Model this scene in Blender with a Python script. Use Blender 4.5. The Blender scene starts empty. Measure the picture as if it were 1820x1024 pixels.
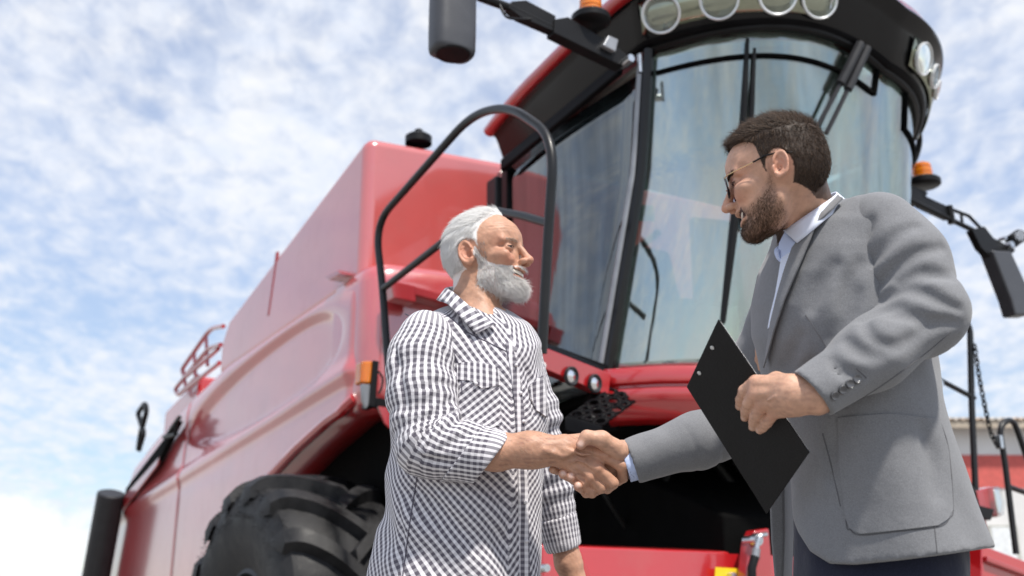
import bpy, bmesh, math, random
import numpy as np
from mathutils import Vector, Matrix

scene = bpy.context.scene
COL = scene.collection
R_ = math.radians
# ---------------------------------------------------------------- camera
FPX, PITCH, CAM = 1900.0, R_(17.0), Vector((0, 0, .75))
cd = bpy.data.cameras.new("camera")
cam = bpy.data.objects.new("camera", cd)
COL.objects.link(cam)
cam.location = CAM
cam.rotation_euler = (math.pi / 2 + PITCH, 0, 0)
cd.sensor_width = 36.0
cd.lens = FPX / 1820 * 36.0
cd.clip_start, cd.clip_end = .05, 2000
cd.dof.use_dof = True
cd.dof.focus_distance = 2.32
cd.dof.aperture_fstop = 3.4
scene.camera = cam
# ---------------------------------------------------------------- sky, sun, exposure
SUN_EL, SUN_AZ = R_(60), R_(150)            # azimuth clockwise from +Y
world = bpy.data.worlds.new("World")
scene.world = world
world.use_nodes = True
wt = world.node_tree
wt.nodes.clear()
def WN(t, **k):
    n = wt.nodes.new(t)
    for a, v in k.items(): setattr(n, a, v)
    return n
wl = wt.links.new
wo = WN('ShaderNodeOutputWorld'); bg = WN('ShaderNodeBackground'); bg.inputs[1].default_value = .108
sky = WN('ShaderNodeTexSky', sky_type='NISHITA', sun_disc=False, sun_elevation=SUN_EL, sun_rotation=SUN_AZ)
sky.air_density, sky.dust_density = 1.0, .15
tc = WN('ShaderNodeTexCoord')
sep = WN('ShaderNodeSeparateXYZ'); wl(tc.outputs['Generated'], sep.inputs[0])
def WM(op, a, b=None, c=None):
    n = WN('ShaderNodeMath', operation=op)
    for i, v in enumerate((a, b, c)):
        if v is None: continue
        if isinstance(v, (int, float)): n.inputs[i].default_value = v
        else: wl(v, n.inputs[i])
    return n.outputs[0]
zz = WM('ADD', WM('MAXIMUM', sep.outputs[2], 0.0), .22)
comb = WN('ShaderNodeCombineXYZ')
wl(WM('DIVIDE', sep.outputs[0], zz), comb.inputs[0]); wl(WM('DIVIDE', sep.outputs[1], zz), comb.inputs[1])
def WNoise(scale, detail, rough, dist, loc=(0, 0, 0), sc=(1, 1, 1)):
    mp = WN('ShaderNodeMapping'); mp.inputs[1].default_value = loc; mp.inputs[3].default_value = sc
    mp.inputs[2].default_value = (0, 0, .5)
    wl(comb.outputs[0], mp.inputs[0])
    n = WN('ShaderNodeTexNoise'); wl(mp.outputs[0], n.inputs['Vector'])
    n.inputs['Scale'].default_value = scale; n.inputs['Detail'].default_value = detail
    n.inputs['Roughness'].default_value = rough; n.inputs['Distortion'].default_value = dist
    return n.outputs['Fac']
n1 = WNoise(22.0, 5, .58, .30, (3.1, 1.2, 0), (1, .72, 1))
n2 = WNoise(1.7, 4, .55, .2, (.7, 2.9, 0))
cl = WM('ADD', WM('MULTIPLY', n1, .55), WM('MULTIPLY', n2, .70))
low = WM('MULTIPLY', WM('SUBTRACT', .42, WM('MAXIMUM', sep.outputs[2], 0.0)), .06)   # thicker cloud towards the horizon
cl = WM('ADD', cl, low)
ramp = WN('ShaderNodeMapRange', interpolation_type='SMOOTHSTEP'); wl(cl, ramp.inputs[0])
ramp.inputs[1].default_value, ramp.inputs[2].default_value = .42, .80
mx = WN('ShaderNodeMix', data_type='RGBA')
shade = WNoise(13.0, 4, .6, .2, (5, 5, 0))
shr = WN('ShaderNodeMapRange'); wl(shade, shr.inputs[0]); shr.inputs[1].default_value, shr.inputs[2].default_value = .35, .65
ccol = WN('ShaderNodeMix', data_type='RGBA'); wl(shr.outputs[0], ccol.inputs[0])
ccol.inputs[6].default_value = (6.9, 7.4, 8.4, 1); ccol.inputs[7].default_value = (8.0, 8.15, 8.5, 1)
veil = WN('ShaderNodeMix', data_type='RGBA'); wl(WM('MINIMUM', WM('ADD', WM('MULTIPLY', sep.outputs[2], 2.6), .15), 1.0), veil.inputs[0])
veil.inputs[6].default_value = (0, 0, 0, 1); veil.inputs[7].default_value = (2.3, 2.45, 2.95, 1)
skb = WN('ShaderNodeMix', data_type='RGBA', blend_type='ADD'); skb.inputs[0].default_value = 1
wl(sky.outputs[0], skb.inputs[6]); wl(veil.outputs[2], skb.inputs[7])    # thin veil between the clouds
wl(ramp.outputs[0], mx.inputs[0]); wl(skb.outputs[2], mx.inputs[6]); wl(ccol.outputs[2], mx.inputs[7])
# one bright cumulus low on the left horizon
vd = WN('ShaderNodeVectorMath', operation='DISTANCE'); wl(tc.outputs['Generated'], vd.inputs[0])
cdir = (Vector((0, math.cos(PITCH), math.sin(PITCH))) + Vector((1, 0, 0)) * ((-10 - 910) / FPX) + Vector((0, -math.sin(PITCH), math.cos(PITCH))) * ((512 - 1075) / FPX)).normalized()
vd.inputs[1].default_value = cdir
cn_ = WN('ShaderNodeTexNoise'); wl(tc.outputs['Generated'], cn_.inputs['Vector']); cn_.inputs['Scale'].default_value = 26; cn_.inputs['Detail'].default_value = 5
cm_ = WN('ShaderNodeMapRange', interpolation_type='SMOOTHSTEP'); wl(WM('ADD', WM('SUBTRACT', .085, vd.outputs['Value']), WM('MULTIPLY', WM('SUBTRACT', cn_.outputs['Fac'], .5), .11)), cm_.inputs[0])
cm_.inputs[1].default_value, cm_.inputs[2].default_value = -.006, .018
mx2 = WN('ShaderNodeMix', data_type='RGBA'); wl(cm_.outputs[0], mx2.inputs[0]); wl(mx.outputs[2], mx2.inputs[6]); mx2.inputs[7].default_value = (8.9, 8.95, 9.1, 1)
wl(mx2.outputs[2], bg.inputs[0]); wl(bg.outputs[0], wo.inputs[0])

sd = bpy.data.lights.new("sun", 'SUN')
sd.energy, sd.angle, sd.color = 4.6, R_(3), (1, .95, .87)
sun = bpy.data.objects.new("sun", sd); COL.objects.link(sun)
sun.rotation_euler = Vector((-math.sin(SUN_AZ) * math.cos(SUN_EL), -math.cos(SUN_AZ) * math.cos(SUN_EL), -math.sin(SUN_EL))).to_track_quat('-Z', 'Y').to_euler()
scene.view_settings.view_transform = 'Standard'
scene.view_settings.look = 'None'
scene.view_settings.exposure = .17
scene.view_settings.gamma = 1

# ---------------------------------------------------------------- projection helpers
FWD = Vector((0, math.cos(PITCH), math.sin(PITCH))); UP = Vector((0, -math.sin(PITCH), math.cos(PITCH))); RT = Vector((1, 0, 0))
def ray(px, py): return FWD + RT * ((px - 910) / FPX) + UP * ((512 - py) / FPX)
def W(px, py, d): return CAM + ray(px, py) * d
YAW = R_(30.0)
CO = Vector((1.75, 5.0, 0))                                     # foot of the combine's frame, under the front of its cab
SX = Vector((math.cos(YAW), math.sin(YAW), 0)); RX = Vector((-math.sin(YAW), math.cos(YAW), 0)); ZX = Vector((0, 0, 1))
def loc(w):
    v = w - CO
    return Vector((v.dot(SX), v.dot(RX), v.z))
def U(px, py, ax, val):                                         # where a sight line meets one of the machine's own planes
    n = (SX, RX, ZX)[ax]; d = ray(px, py)
    t = (val - (CAM - CO).dot(n)) / d.dot(n)
    return loc(CAM + d * t)

# ---------------------------------------------------------------- mesh helpers
def tag(o, label=None, cat=None, group=None, kind=None):
    for k, v in (('label', label), ('category', cat), ('group', group), ('kind', kind)):
        if v: o[k] = v
    return o
def empty(name, loc=(0, 0, 0), rz=0):
    o = bpy.data.objects.new(name, None); COL.objects.link(o)
    o.location = loc; o.rotation_euler = (0, 0, rz); o.empty_display_size = .1
    return o
def link_mesh(name, me, mat, parent=None, smooth=35, bevel=0, sub=0, solid=0, segs=2):
    me.materials.append(mat)
    if smooth is not None:
        me.shade_smooth()
        if smooth < 180: me.set_sharp_from_angle(angle=R_(smooth))
    o = bpy.data.objects.new(name, me); COL.objects.link(o)
    if parent: o.parent = parent
    if solid:
        m = o.modifiers.new('s', 'SOLIDIFY'); m.thickness = solid; m.offset = -1
    if bevel:
        m = o.modifiers.new('b', 'BEVEL'); m.width = bevel; m.segments = segs; m.limit_method = 'ANGLE'; m.angle_limit = R_(40); m.harden_normals = True
    if sub:
        m = o.modifiers.new('u', 'SUBSURF'); m.levels = m.render_levels = sub
    return o
class MB:
    def __init__(s): s.v = []; s.f = []
    def add(s, vs, fs):
        b = len(s.v); s.v += [tuple(v) for v in vs]; s.f += [tuple(i + b for i in f) for f in fs]; return s
    def box(s, a, b):
        x0, y0, z0 = a; x1, y1, z1 = b
        return s.add([(x, y, z) for z in (z0, z1) for y in (y0, y1) for x in (x0, x1)],
                     [(0, 2, 3, 1), (4, 5, 7, 6), (0, 1, 5, 4), (2, 6, 7, 3), (0, 4, 6, 2), (1, 3, 7, 5)])
    def slab(s, poly, off):                                      # polygon swept by a vector (or per-vertex vectors)
        n = len(poly); poly = [Vector(p) for p in poly]
        o = off if isinstance(off, list) else [Vector(off)] * n
        return s.add(poly + [p + q for p, q in zip(poly, o)],
                     [tuple(range(n))[::-1], tuple(range(n, 2 * n))] + [(i, (i + 1) % n, n + (i + 1) % n, n + i) for i in range(n)])
    def grid(s, rows, closed=False):
        n = len(rows[0]); vs = [v for r in rows for v in r]; fs = []
        for i in range(len(rows) - 1):
            for j in range(n if closed else n - 1):
                fs.append((i * n + j, i * n + (j + 1) % n, (i + 1) * n + (j + 1) % n, (i + 1) * n + j))
        return s.add(vs, fs)
    def tube(s, pts, r, n=10, cap=True, smooth=0, flat=1.0):
        pts = [Vector(p) for p in pts]
        if smooth: pts = curve(pts, smooth)
        rs = r if isinstance(r, (list, tuple)) else [r] * len(pts)
        if len(rs) != len(pts): rs = list(np.interp(np.linspace(0, 1, len(pts)), np.linspace(0, 1, len(rs)), rs))
        rows = []; u = None
        for i, p in enumerate(pts):
            t = (pts[min(i + 1, len(pts) - 1)] - pts[max(i - 1, 0)]).normalized()
            if u is None: u = t.orthogonal().normalized()
            u = (u - t * u.dot(t)).normalized(); w = t.cross(u)
            rows.append([p + (u * math.cos(k * 2 * math.pi / n) + w * math.sin(k * 2 * math.pi / n) * flat) * rs[i] for k in range(n)])
        b = len(s.v); s.grid(rows, True)
        if cap:
            s.f.append(tuple(b + k for k in range(n))[::-1]); e = len(s.v) - n; s.f.append(tuple(e + k for k in range(n)))
        return s
    def lathe(s, c, axis, prof, n=24):                           # prof: (distance along axis, radius)
        a = Vector(axis).normalized(); u = a.orthogonal().normalized(); w = a.cross(u); c = Vector(c)
        return s.grid([[c + a * h + (u * math.cos(k * 2 * math.pi / n) + w * math.sin(k * 2 * math.pi / n)) * max(r, 1e-4) for k in range(n)] for h, r in prof], True)
    def build(s, name, mat, parent=None, **k):
        me = bpy.data.meshes.new(name); me.from_pydata(s.v, [], s.f); me.validate(); 
        bm = bmesh.new(); bm.from_mesh(me); bmesh.ops.recalc_face_normals(bm, faces=bm.faces); bm.to_mesh(me); bm.free()
        lab = k.pop('label', None)
        o = link_mesh(name, me, mat, parent, **k)
        if lab: o['label'] = lab
        return o
def curve(pts, n=6, closed=False):
    out = []; P = [Vector(p) for p in pts]; m = len(P)
    for i in range(m if closed else m - 1):
        if closed: a, b, c, d = P[i - 1], P[i], P[(i + 1) % m], P[(i + 2) % m]
        else: a, b, c, d = P[max(i - 1, 0)], P[i], P[i + 1], P[min(i + 2, m - 1)]
        for k in range(n):
            t = k / n
            out.append(.5 * ((2 * b) + (c - a) * t + (2 * a - 5 * b + 4 * c - d) * t * t + (3 * b - a - 3 * c + d) * t ** 3))
    if not closed: out.append(P[-1])
    return out
def fillet(pts, rad, n=6):                                       # polyline with rounded corners
    P = [Vector(p) for p in pts]; out = [P[0]]
    for i in range(1, len(P) - 1):
        a, b, c = P[i - 1], P[i], P[i + 1]
        r = min(rad, (a - b).length * .48, (c - b).length * .48)
        p0 = b + (a - b).normalized() * r; p1 = b + (c - b).normalized() * r
        for k in range(n + 1):
            t = k / n
            out.append(p0 * (1 - t) ** 2 + b * 2 * t * (1 - t) + p1 * t * t)
    return out + [P[-1]]

# ---------------------------------------------------------------- materials
class NT:
    def __init__(s, name):
        s.m = bpy.data.materials.new(name); s.m.use_nodes = True; s.t = s.m.node_tree
        s.p = s.t.nodes['Principled BSDF']; s.out = s.t.nodes['Material Output']
    def n(s, t, ins=None, **k):
        n = s.t.nodes.new(t)
        for a, v in k.items(): setattr(n, a, v)
        for a, v in (ins or {}).items(): s.i(n, a, v)
        return n
    def i(s, n, a, v):
        if hasattr(v, 'is_output'): s.t.links.new(v, n.inputs[a])
        else: n.inputs[a].default_value = v
    def set(s, **k):
        for a, v in k.items(): s.i(s.p, a.replace('_', ' '), v)
        return s
    def noise(s, scale, detail=3, rough=.5, vec=None, dist=0, out='Fac'):
        n = s.n('ShaderNodeTexNoise', {'Scale': scale, 'Detail': detail, 'Roughness': rough, 'Distortion': dist})
        if vec is not None: s.i(n, 'Vector', vec)
        return n.outputs[out]
    def obj(s, sc=(1, 1, 1), rot=(0, 0, 0), kind='Object'):
        c = s.n('ShaderNodeTexCoord'); m = s.n('ShaderNodeMapping', {'Scale': sc, 'Rotation': rot}); s.t.links.new(c.outputs[kind], m.inputs[0]); return m.outputs[0]
    def rng(s, v, a, b, c=0, d=1):
        return s.n('ShaderNodeMapRange', {0: v, 1: a, 2: b, 3: c, 4: d}).outputs[0]
    def mix(s, f, a, b, bl='MIX'):
        n = s.n('ShaderNodeMix', data_type='RGBA', blend_type=bl); s.i(n, 0, f)
        for k, v in ((6, a), (7, b)): s.i(n, k, v if hasattr(v, 'is_output') else (*v, 1) if len(v) == 3 else v)
        return n.outputs[2]
    def math(s, op, a, b=0.0, c=0.0): return s.n('ShaderNodeMath', {0: a, 1: b, 2: c}, operation=op).outputs[0]
    def bump(s, h, strength=.3, dist=.01):
        return s.i(s.p, 'Normal', s.n('ShaderNodeBump', {'Strength': strength, 'Distance': dist, 'Height': h}).outputs[0])
def simple(name, col, rough=.5, metal=0, var=.15, scale=8, coat=0, spec=.5, bump=0, **k):
    t = NT(name); v = t.obj()
    n = t.noise(scale, 5, .6, v)
    t.set(Base_Color=t.mix(t.rng(n, .3, .7), [c * (1 - var) for c in col], [min(1, c * (1 + var)) for c in col]),
          Roughness=t.rng(n, .2, .8, rough * .85, rough * 1.15), Metallic=metal, Coat_Weight=coat, Specular_IOR_Level=spec)
    if bump: t.bump(t.noise(scale * 12, 4, .6, v), bump, .004)
    for a, b in k.items(): t.i(t.p, a.replace('_', ' '), b)
    return t.m
def red_paint(name, col=(.44, .010, .014), rough=.3, ior=1.75):
    t = NT(name); v = t.obj(); n = t.noise(1.6, 4, .5, v)
    dust = t.rng(t.noise(5, 6, .65, v), .5, .85, 0, .22)
    base = t.mix(t.rng(n, .3, .7), [c * .9 for c in col], [c * 1.1 for c in col])
    t.set(Base_Color=t.mix(dust, base, (.36, .12, .10)), Roughness=t.math('ADD', rough, t.math('MULTIPLY', dust, .5)),
          Coat_Weight=1.0, Coat_Roughness=.10, Coat_IOR=ior, Specular_IOR_Level=.6)
    t.bump(t.noise(2.2, 2, .4, v), .10, .02)
    return t.m
M = {}
M['red'] = red_paint('red_paint')
M['red_sheen'] = red_paint('sky_sheen_red_paint', (.50, .055, .06), .30, 2.3)  # pale pink of the reflected sky mixed into the base red
M['tank_sheen'] = red_paint('tank_sky_sheen_red_paint', (.55, .085, .08), .36, 2.2)  # paler still: the tank's sky reflection put into its base colour
M['hose'] = simple('oily_hose', (.012, .012, .012), .5, spec=.25)
M['housing'] = simple('lamp_housing_metal', (.34, .36, .28), .16, metal=1)
_t = NT('lamp_bowl'); _w = _t.n('ShaderNodeTexWave', {'Scale': 34.0, 'Distortion': .4}); _t.i(_w, 'Vector', _t.obj())
_t.set(Base_Color=(.70, .71, .72, 1), Metallic=1.0, Roughness=.14); _t.bump(_w.outputs['Fac'], .6, .006); M['bowl'] = _t.m
M['bezel'] = simple('lamp_bezel', (.75, .77, .78), .25, metal=.3)
M['red_deep'] = red_paint('deep_red_paint', (.36, .008, .012), .32)
M['black'] = simple('black_plastic', (.008, .008, .009), .42, var=.2, spec=.22)
M['blackgloss'] = simple('gloss_black', (.005, .005, .006), .2, coat=.12, var=.2, spec=.3)
M['tubeblack'] = simple('black_tube_paint', (.009, .009, .010), .36, coat=.1, var=.2, spec=.35)
M['dark'] = simple('shade_black', (.003, .003, .003), .8, var=.4, spec=.05)  # near black, with the shade under the cab put into the colour
M['soffit'] = simple('roof_soffit_black', (.005, .005, .006), .4, var=.2, spec=.06)
M['greyplastic'] = simple('grey_plastic', (.05, .052, .06), .42, var=.12, bump=.15)
M['darkgrey'] = simple('dark_grey_plastic', (.022, .022, .025), .42, var=.15, spec=.3)
M['grey'] = simple('grey_metal', (.30, .31, .33), .4, metal=.6)
M['steel'] = simple('zinc_steel', (.62, .64, .66), .28, metal=1, scale=20)
M['chrome'] = simple('lamp_reflector', (.85, .86, .88), .09, metal=1, var=.05)
M['white'] = simple('white_plastic', (.8, .8, .8), .4)
M['yellow'] = simple('yellow_label', (.85, .60, .02), .4)
M['seat'] = simple('seat_cloth', (.20, .21, .22), .8, bump=.3)
M['cabgrey'] = simple('cab_lining', (.42, .43, .41), .7)
def amber():
    t = NT('amber_lens'); v = t.obj()
    t.set(Base_Color=(.95, .27, .01, 1), Roughness=.15, Coat_Weight=.6, Transmission_Weight=.35, Subsurface_Weight=.3, Subsurface_Radius=(.05, .02, .005))
    return t.m
M['amber'] = amber()
def rubber():
    t = NT('tyre_rubber'); v = t.obj(); n = t.noise(9, 7, .65, v); d = t.noise(30, 5, .7, v)
    base = t.mix(t.rng(n, .35, .7), (.006, .006, .007), (.026, .0255, .027))
    t.set(Base_Color=t.mix(t.rng(d, .62, .8, 0, .5), base, (.10, .095, .085)), Roughness=t.rng(n, .3, .7, .38, .7), Specular_IOR_Level=.3)
    t.bump(t.noise(60, 5, .7, v), .35, .004)
    return t.m
M['rubber'] = rubber()
def glass(name, tint, refl, streak=0.0, seed=0):
    t = NT(name); v = t.obj((1, 1, .12))
    n = t.noise(5 + seed, 5, .6, v, 1.0)
    tr = t.n('ShaderNodeBsdfTransparent', {0: (*tint, 1)}).outputs[0]
    gl = t.n('ShaderNodeBsdfGlossy', {'Roughness': .03}); t.i(gl, 'Color', (.96, 1, .97, 1))
    bm = t.n('ShaderNodeBump', {'Strength': .035, 'Distance': .015, 'Height': n}); t.i(gl, 'Normal', bm.outputs[0])
    lw = t.n('ShaderNodeLayerWeight', {'Blend': .30})
    fac = t.rng(lw.outputs['Fresnel'], 0, 1, refl, 1)
    n2 = t.noise(3.2, 4, .6, t.obj((.55, .55, .05)), .5)
    fac = t.math('MULTIPLY', fac, t.rng(n2, .36, .62, .55, 1.15))
    df = t.n('ShaderNodeBsdfDiffuse', {0: (.62, .72, .70, 1)}).outputs[0]           # wiped dust film
    m1 = t.n('ShaderNodeMixShader', {0: fac, 1: tr, 2: gl.outputs[0]}).outputs[0]
    m2 = t.n('ShaderNodeMixShader', {0: t.rng(n, .35, .75, 0, streak), 1: m1, 2: df}).outputs[0]
    t.t.links.new(m2, t.out.inputs[0])
    return t.m
M['windscreen'] = glass('windscreen_glass', (.62, .72, .68), .33, .03)
M['sideglass'] = glass('side_window_glass', (.13, .16, .18), .22, .01, 2)
M['lens'] = glass('lamp_lens', (.95, .96, .96), .06, .03, 1)
M['mirror'] = simple('mirror_face', (.8, .84, .9), .03, metal=1, var=.02)

# ---------------------------------------------------------------- ground
def ground_mat():
    t = NT('gravel_yard'); v = t.obj(); n = t.noise(.35, 6, .6, v); g = t.noise(24, 6, .7, v)
    c = t.mix(n, (.17, .16, .145), (.25, .235, .215)); c = t.mix(t.rng(g, .4, .65), c, (.29, .28, .265))
    t.set(Base_Color=c, Roughness=.9); t.bump(g, .5, .02); return t.m
g = MB().add([(-600, -600, 0), (600, -600, 0), (600, 900, 0), (-600, 900, 0)], [(0, 1, 2, 3)]).build('ground', ground_mat(), smooth=None)
g['kind'] = 'structure'

# ================================================================ combine harvester (own frame: s = across, r = rearwards, z = up)
HV = empty('combine_harvester', CO, YAW)
tag(HV, 'large red combine harvester with a curved glass cab towering behind the two men', 'combine harvester')
def PL(pts, ax, val): return [U(x, y, ax, val) for x, y in pts]
V3 = lambda *a: Vector(a)
def lerp_tab(x, tab): return float(np.interp(x, [t[0] for t in tab], [t[1] for t in tab]))

# ---- long side panel with its shoulder, crease, moulded recess and wheel arch
SIDE = -1.75
top_tab = [(2.3, 2.74), (2.7, 2.80), (5.3, 2.80), (6.2, 2.72), (7.6, 2.55), (8.7, 2.36), (9.1, 2.12), (9.4, 1.9), (9.9, 1.55), (10.4, 1.2)]
bot_tab = [(2.3, 2.0), (2.45, 1.91), (2.7, 1.885), (3.2, 1.79), (3.57, 1.70), (4.0, 1.60), (4.5, 1.40), (4.9, 1.1), (5.2, .8), (10.4, .75)]
def side_s(r, z):
    d = 0.0
    zt = lerp_tab(r, top_tab)
    d += .10 * math.exp(-((zt - z) / .05) ** 2) + .05 * max(0, 1 - (zt - z) / .25) ** 2    # rolled shoulder
    d -= .035 * math.exp(-((z - (2.12 - .05 * (r - 2.6))) / .07) ** 2)                       # proud lower crease
    d -= .02 * max(0, min(1, (2.05 - z) / .3))
    # moulded oval recess
    a, b = (r - 4.0) / 1.35, (z - 2.38 + .03 * (r - 4)) / .27
    q = (abs(a) ** 2.6 + abs(b) ** 2.2) if a < 0 else (abs(a * .62) ** 2 + abs(b) ** 2.2)
    d += .065 / (1 + math.exp((q - 1) * 9))
    d += .10 * max(0, (2.42 - r) / .12) ** 2 if r < 2.42 else 0                              # turned front edge
    d += .10 * max(0, r - 9.2) ** 2 * .4
    return SIDE + d
def side_part(name, r0, r1, n, rows=56, mat='red_sheen'):
    g = []
    for i in range(n + 1):
        r = r0 + (r1 - r0) * i / n
        a, b = lerp_tab(r, bot_tab), lerp_tab(r, top_tab)
        g.append([V3(side_s(r, a + (b - a) * k / rows), r, a + (b - a) * k / rows) for k in range(rows + 1)])
    return MB().grid(g).build(name, M[mat], HV, smooth=60, solid=.05)
def seam_r(): return 6.35
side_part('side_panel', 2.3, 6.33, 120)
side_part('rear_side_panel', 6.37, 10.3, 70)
MB().slab([V3(-1.70, 6.3, .8), V3(-1.70, 6.4, .8), V3(-1.70, 6.4, 2.68), V3(-1.70, 6.3, 2.68)], (.03, 0, 0)).build('panel_seam', M['red_deep'], HV)
# lip of the wheel arch
lip = [V3(side_s(r, lerp_tab(r, bot_tab)) + .01, r, lerp_tab(r, bot_tab)) for r in np.linspace(2.36, 4.9, 40)]
MB().tube(lip, .035, 8).build('arch_lip', M['red'], HV)
inner = MB()
inner.grid([[p + V3(.02, 0, .0) for p in lip], [p + V3(.5, 0, .03) for p in lip]])
inner.build('arch_liner', M['red_deep'], HV, solid=.02)
# top deck and body core
MB().box((-1.62, 2.6, 1.9), (1.7, 8.8, 2.30)).build('body_core', M['red_deep'], HV)
deck = MB().slab([V3(-1.66, 2.5, 2.77), V3(-1.66, 5.6, 2.77), V3(-1.66, 8.6, 2.36), V3(-1.66, 8.6, 2.2), V3(-1.66, 2.5, 2.2)], (3.3, 0, 0))
deck.build('top_deck', M['red'], HV, bevel=.02)
side2 = MB().box((1.68, 2.3, .9), (1.75, 9.5, 2.75)); side2.build('far_side_panel', M['red'], HV, bevel=.03)
# ---- front pod under the tank (rounded column)
pod = MB()
prof = []
pl = fillet([V3(-1.735, 2.75, 0), V3(-1.735, 2.20, 0), V3(-.8, 2.10, 0)], .16, 9)
rows = []
for z, o in ((1.88, .12), (1.90, .04), (1.94, .01), (2.0, 0), (2.66, 0), (2.72, .01), (2.765, .035), (2.79, .08), (2.80, .2)):
    rows.append([p + V3(o, o * .8, z) for p in pl])
pod.grid(rows); pod.build('front_corner_panel', M['red_sheen'], HV, smooth=60)
MB().box((-1.7, 2.3, 1.97), (-.7, 2.7, 2.7)).build('corner_core', M['red_deep'], HV)
# ridge strip and inner bracket on the front face
MB().slab(PL([(700, 497), (890, 548), (890, 566), (700, 516)], 1, 2.05), (0, .12, 0)).build('front_ledge', M['red_deep'], HV, bevel=.015)
MB().slab(PL([(694, 497), (740, 508), (740, 538), (700, 530)], 1, 2.02), (0, .1, 0)).build('ledge_bracket', M['red_deep'], HV, bevel=.01)
MB().slab(PL([(575, 492), (600, 480), (606, 486), (584, 498)], 0, -1.78), (.1, 0, 0)).build('roof_catch', M['red_deep'], HV, bevel=.006)
# ---- grain tank
ft = U(652, 238, 0, -1.70); ftr = U(888, 264, 1, ft.y); bk = U(395, 578, 0, -1.70)
tk = MB()
L = [V3(-1.70, ft.y, 2.70), V3(-1.70, ft.y, ft.z), V3(-1.70, bk.y - .2, bk.z + .02), V3(-1.70, bk.y, bk.z - .15), V3(-1.70, bk.y, 2.70)]
RR = [V3(1.7, ft.y, 2.70), V3(1.7, ft.y, ftr.z + .03), V3(1.7, bk.y - .2, bk.z + .1), V3(1.7, bk.y, bk.z - .1), V3(1.7, bk.y, 2.70)]
tk.slab(L, [b - a for a, b in zip(L, RR)])
tk.build('grain_tank', M['tank_sheen'], HV, bevel=.075, segs=5)
sm = [U(492, 447, 0, -1.706), U(476, 560, 0, -1.706)]
MB().slab([sm[0], sm[0] + V3(0, .035, 0), sm[1] + V3(0, .035, 0), sm[1]], (.02, 0, 0)).build('tank_seam', M['red_deep'], HV)
c = U(744, 244, 1, ft.y + .12)
MB().lathe(c, (0, 0, 1), [(-.05, .09), (.0, .09), (.015, .07), (.02, .03), (.05, .028), (.06, .014), (.065, 0)]).build('tank_vent_cap', M['black'], HV)
# ---- engine hood, rack, louvre, stack, loop at the rear
MB().slab([V3(-1.55, 6.9, 2.55), V3(-1.55, 6.9, 2.98), V3(-1.55, 8.3, 2.85), V3(-1.55, 8.3, 2.4)], (2.6, 0, 0)).build('engine_hood', M['red'], HV, bevel=.04)
rk = MB()
def rail_pts(pts, s): return [U(x, y, 0, s) for x, y in pts]
SR = -1.62
for pts in ([(395, 584), (372, 592), (323, 658), (327, 672), (395, 617), (380, 612)], ):
    pass
P0 = lambda x, y: U(x, y, 0, SR)
rk.tube(fillet([P0(397, 580), P0(374, 584), P0(323, 657), P0(328, 672), P0(388, 620)], .18, 5), .022, 8)
rk.tube(fillet([P0(392, 613), P0(372, 618), P0(311, 692), P0(316, 703), P0(390, 645)], .18, 5), .022, 8)
for a, b in (((366, 594), (369, 650)), ((345, 625), (348, 678)), ((327, 662), (330, 690)), ((352, 668), (316, 702))):
    rk.tube([P0(*a), P0(*b)], .018, 8)
rk.build('guard_rail', M['red_deep'], HV)
ls = SIDE - .075
lv = PL([(316, 748), (224, 868), (216, 906), (278, 826)], 0, ls)
MB().slab(lv, (.05, 0, 0)).build('louvre_opening', M['dark'], HV)
MB().slab(PL([(222, 880), (217, 907), (278, 827), (283, 812)], 0, ls - .004), (.02, 0, 0)).build('louvre_trim', M['red_deep'], HV)
MB().tube(PL([(319, 742), (300, 770), (292, 777), (312, 772), (314, 752)], 0, ls - .03), .022, 6).build('hood_latch', M['black'], HV)
MB().tube(fillet(PL([(247, 800), (256, 770), (245, 735), (258, 716), (261, 730), (250, 770), (246, 800)], 0, -1.6), .08, 4), .03, 8).build('rear_grab_loop', M['black'], HV)
sp0, sp1 = U(198, 876, 0, -1.95), U(168, 1040, 0, -1.95)
MB().tube([sp1 + (sp1 - sp0), sp1, sp0], .145, 28).build('exhaust_stack', M['darkgrey'], HV, bevel=.02)

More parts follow.
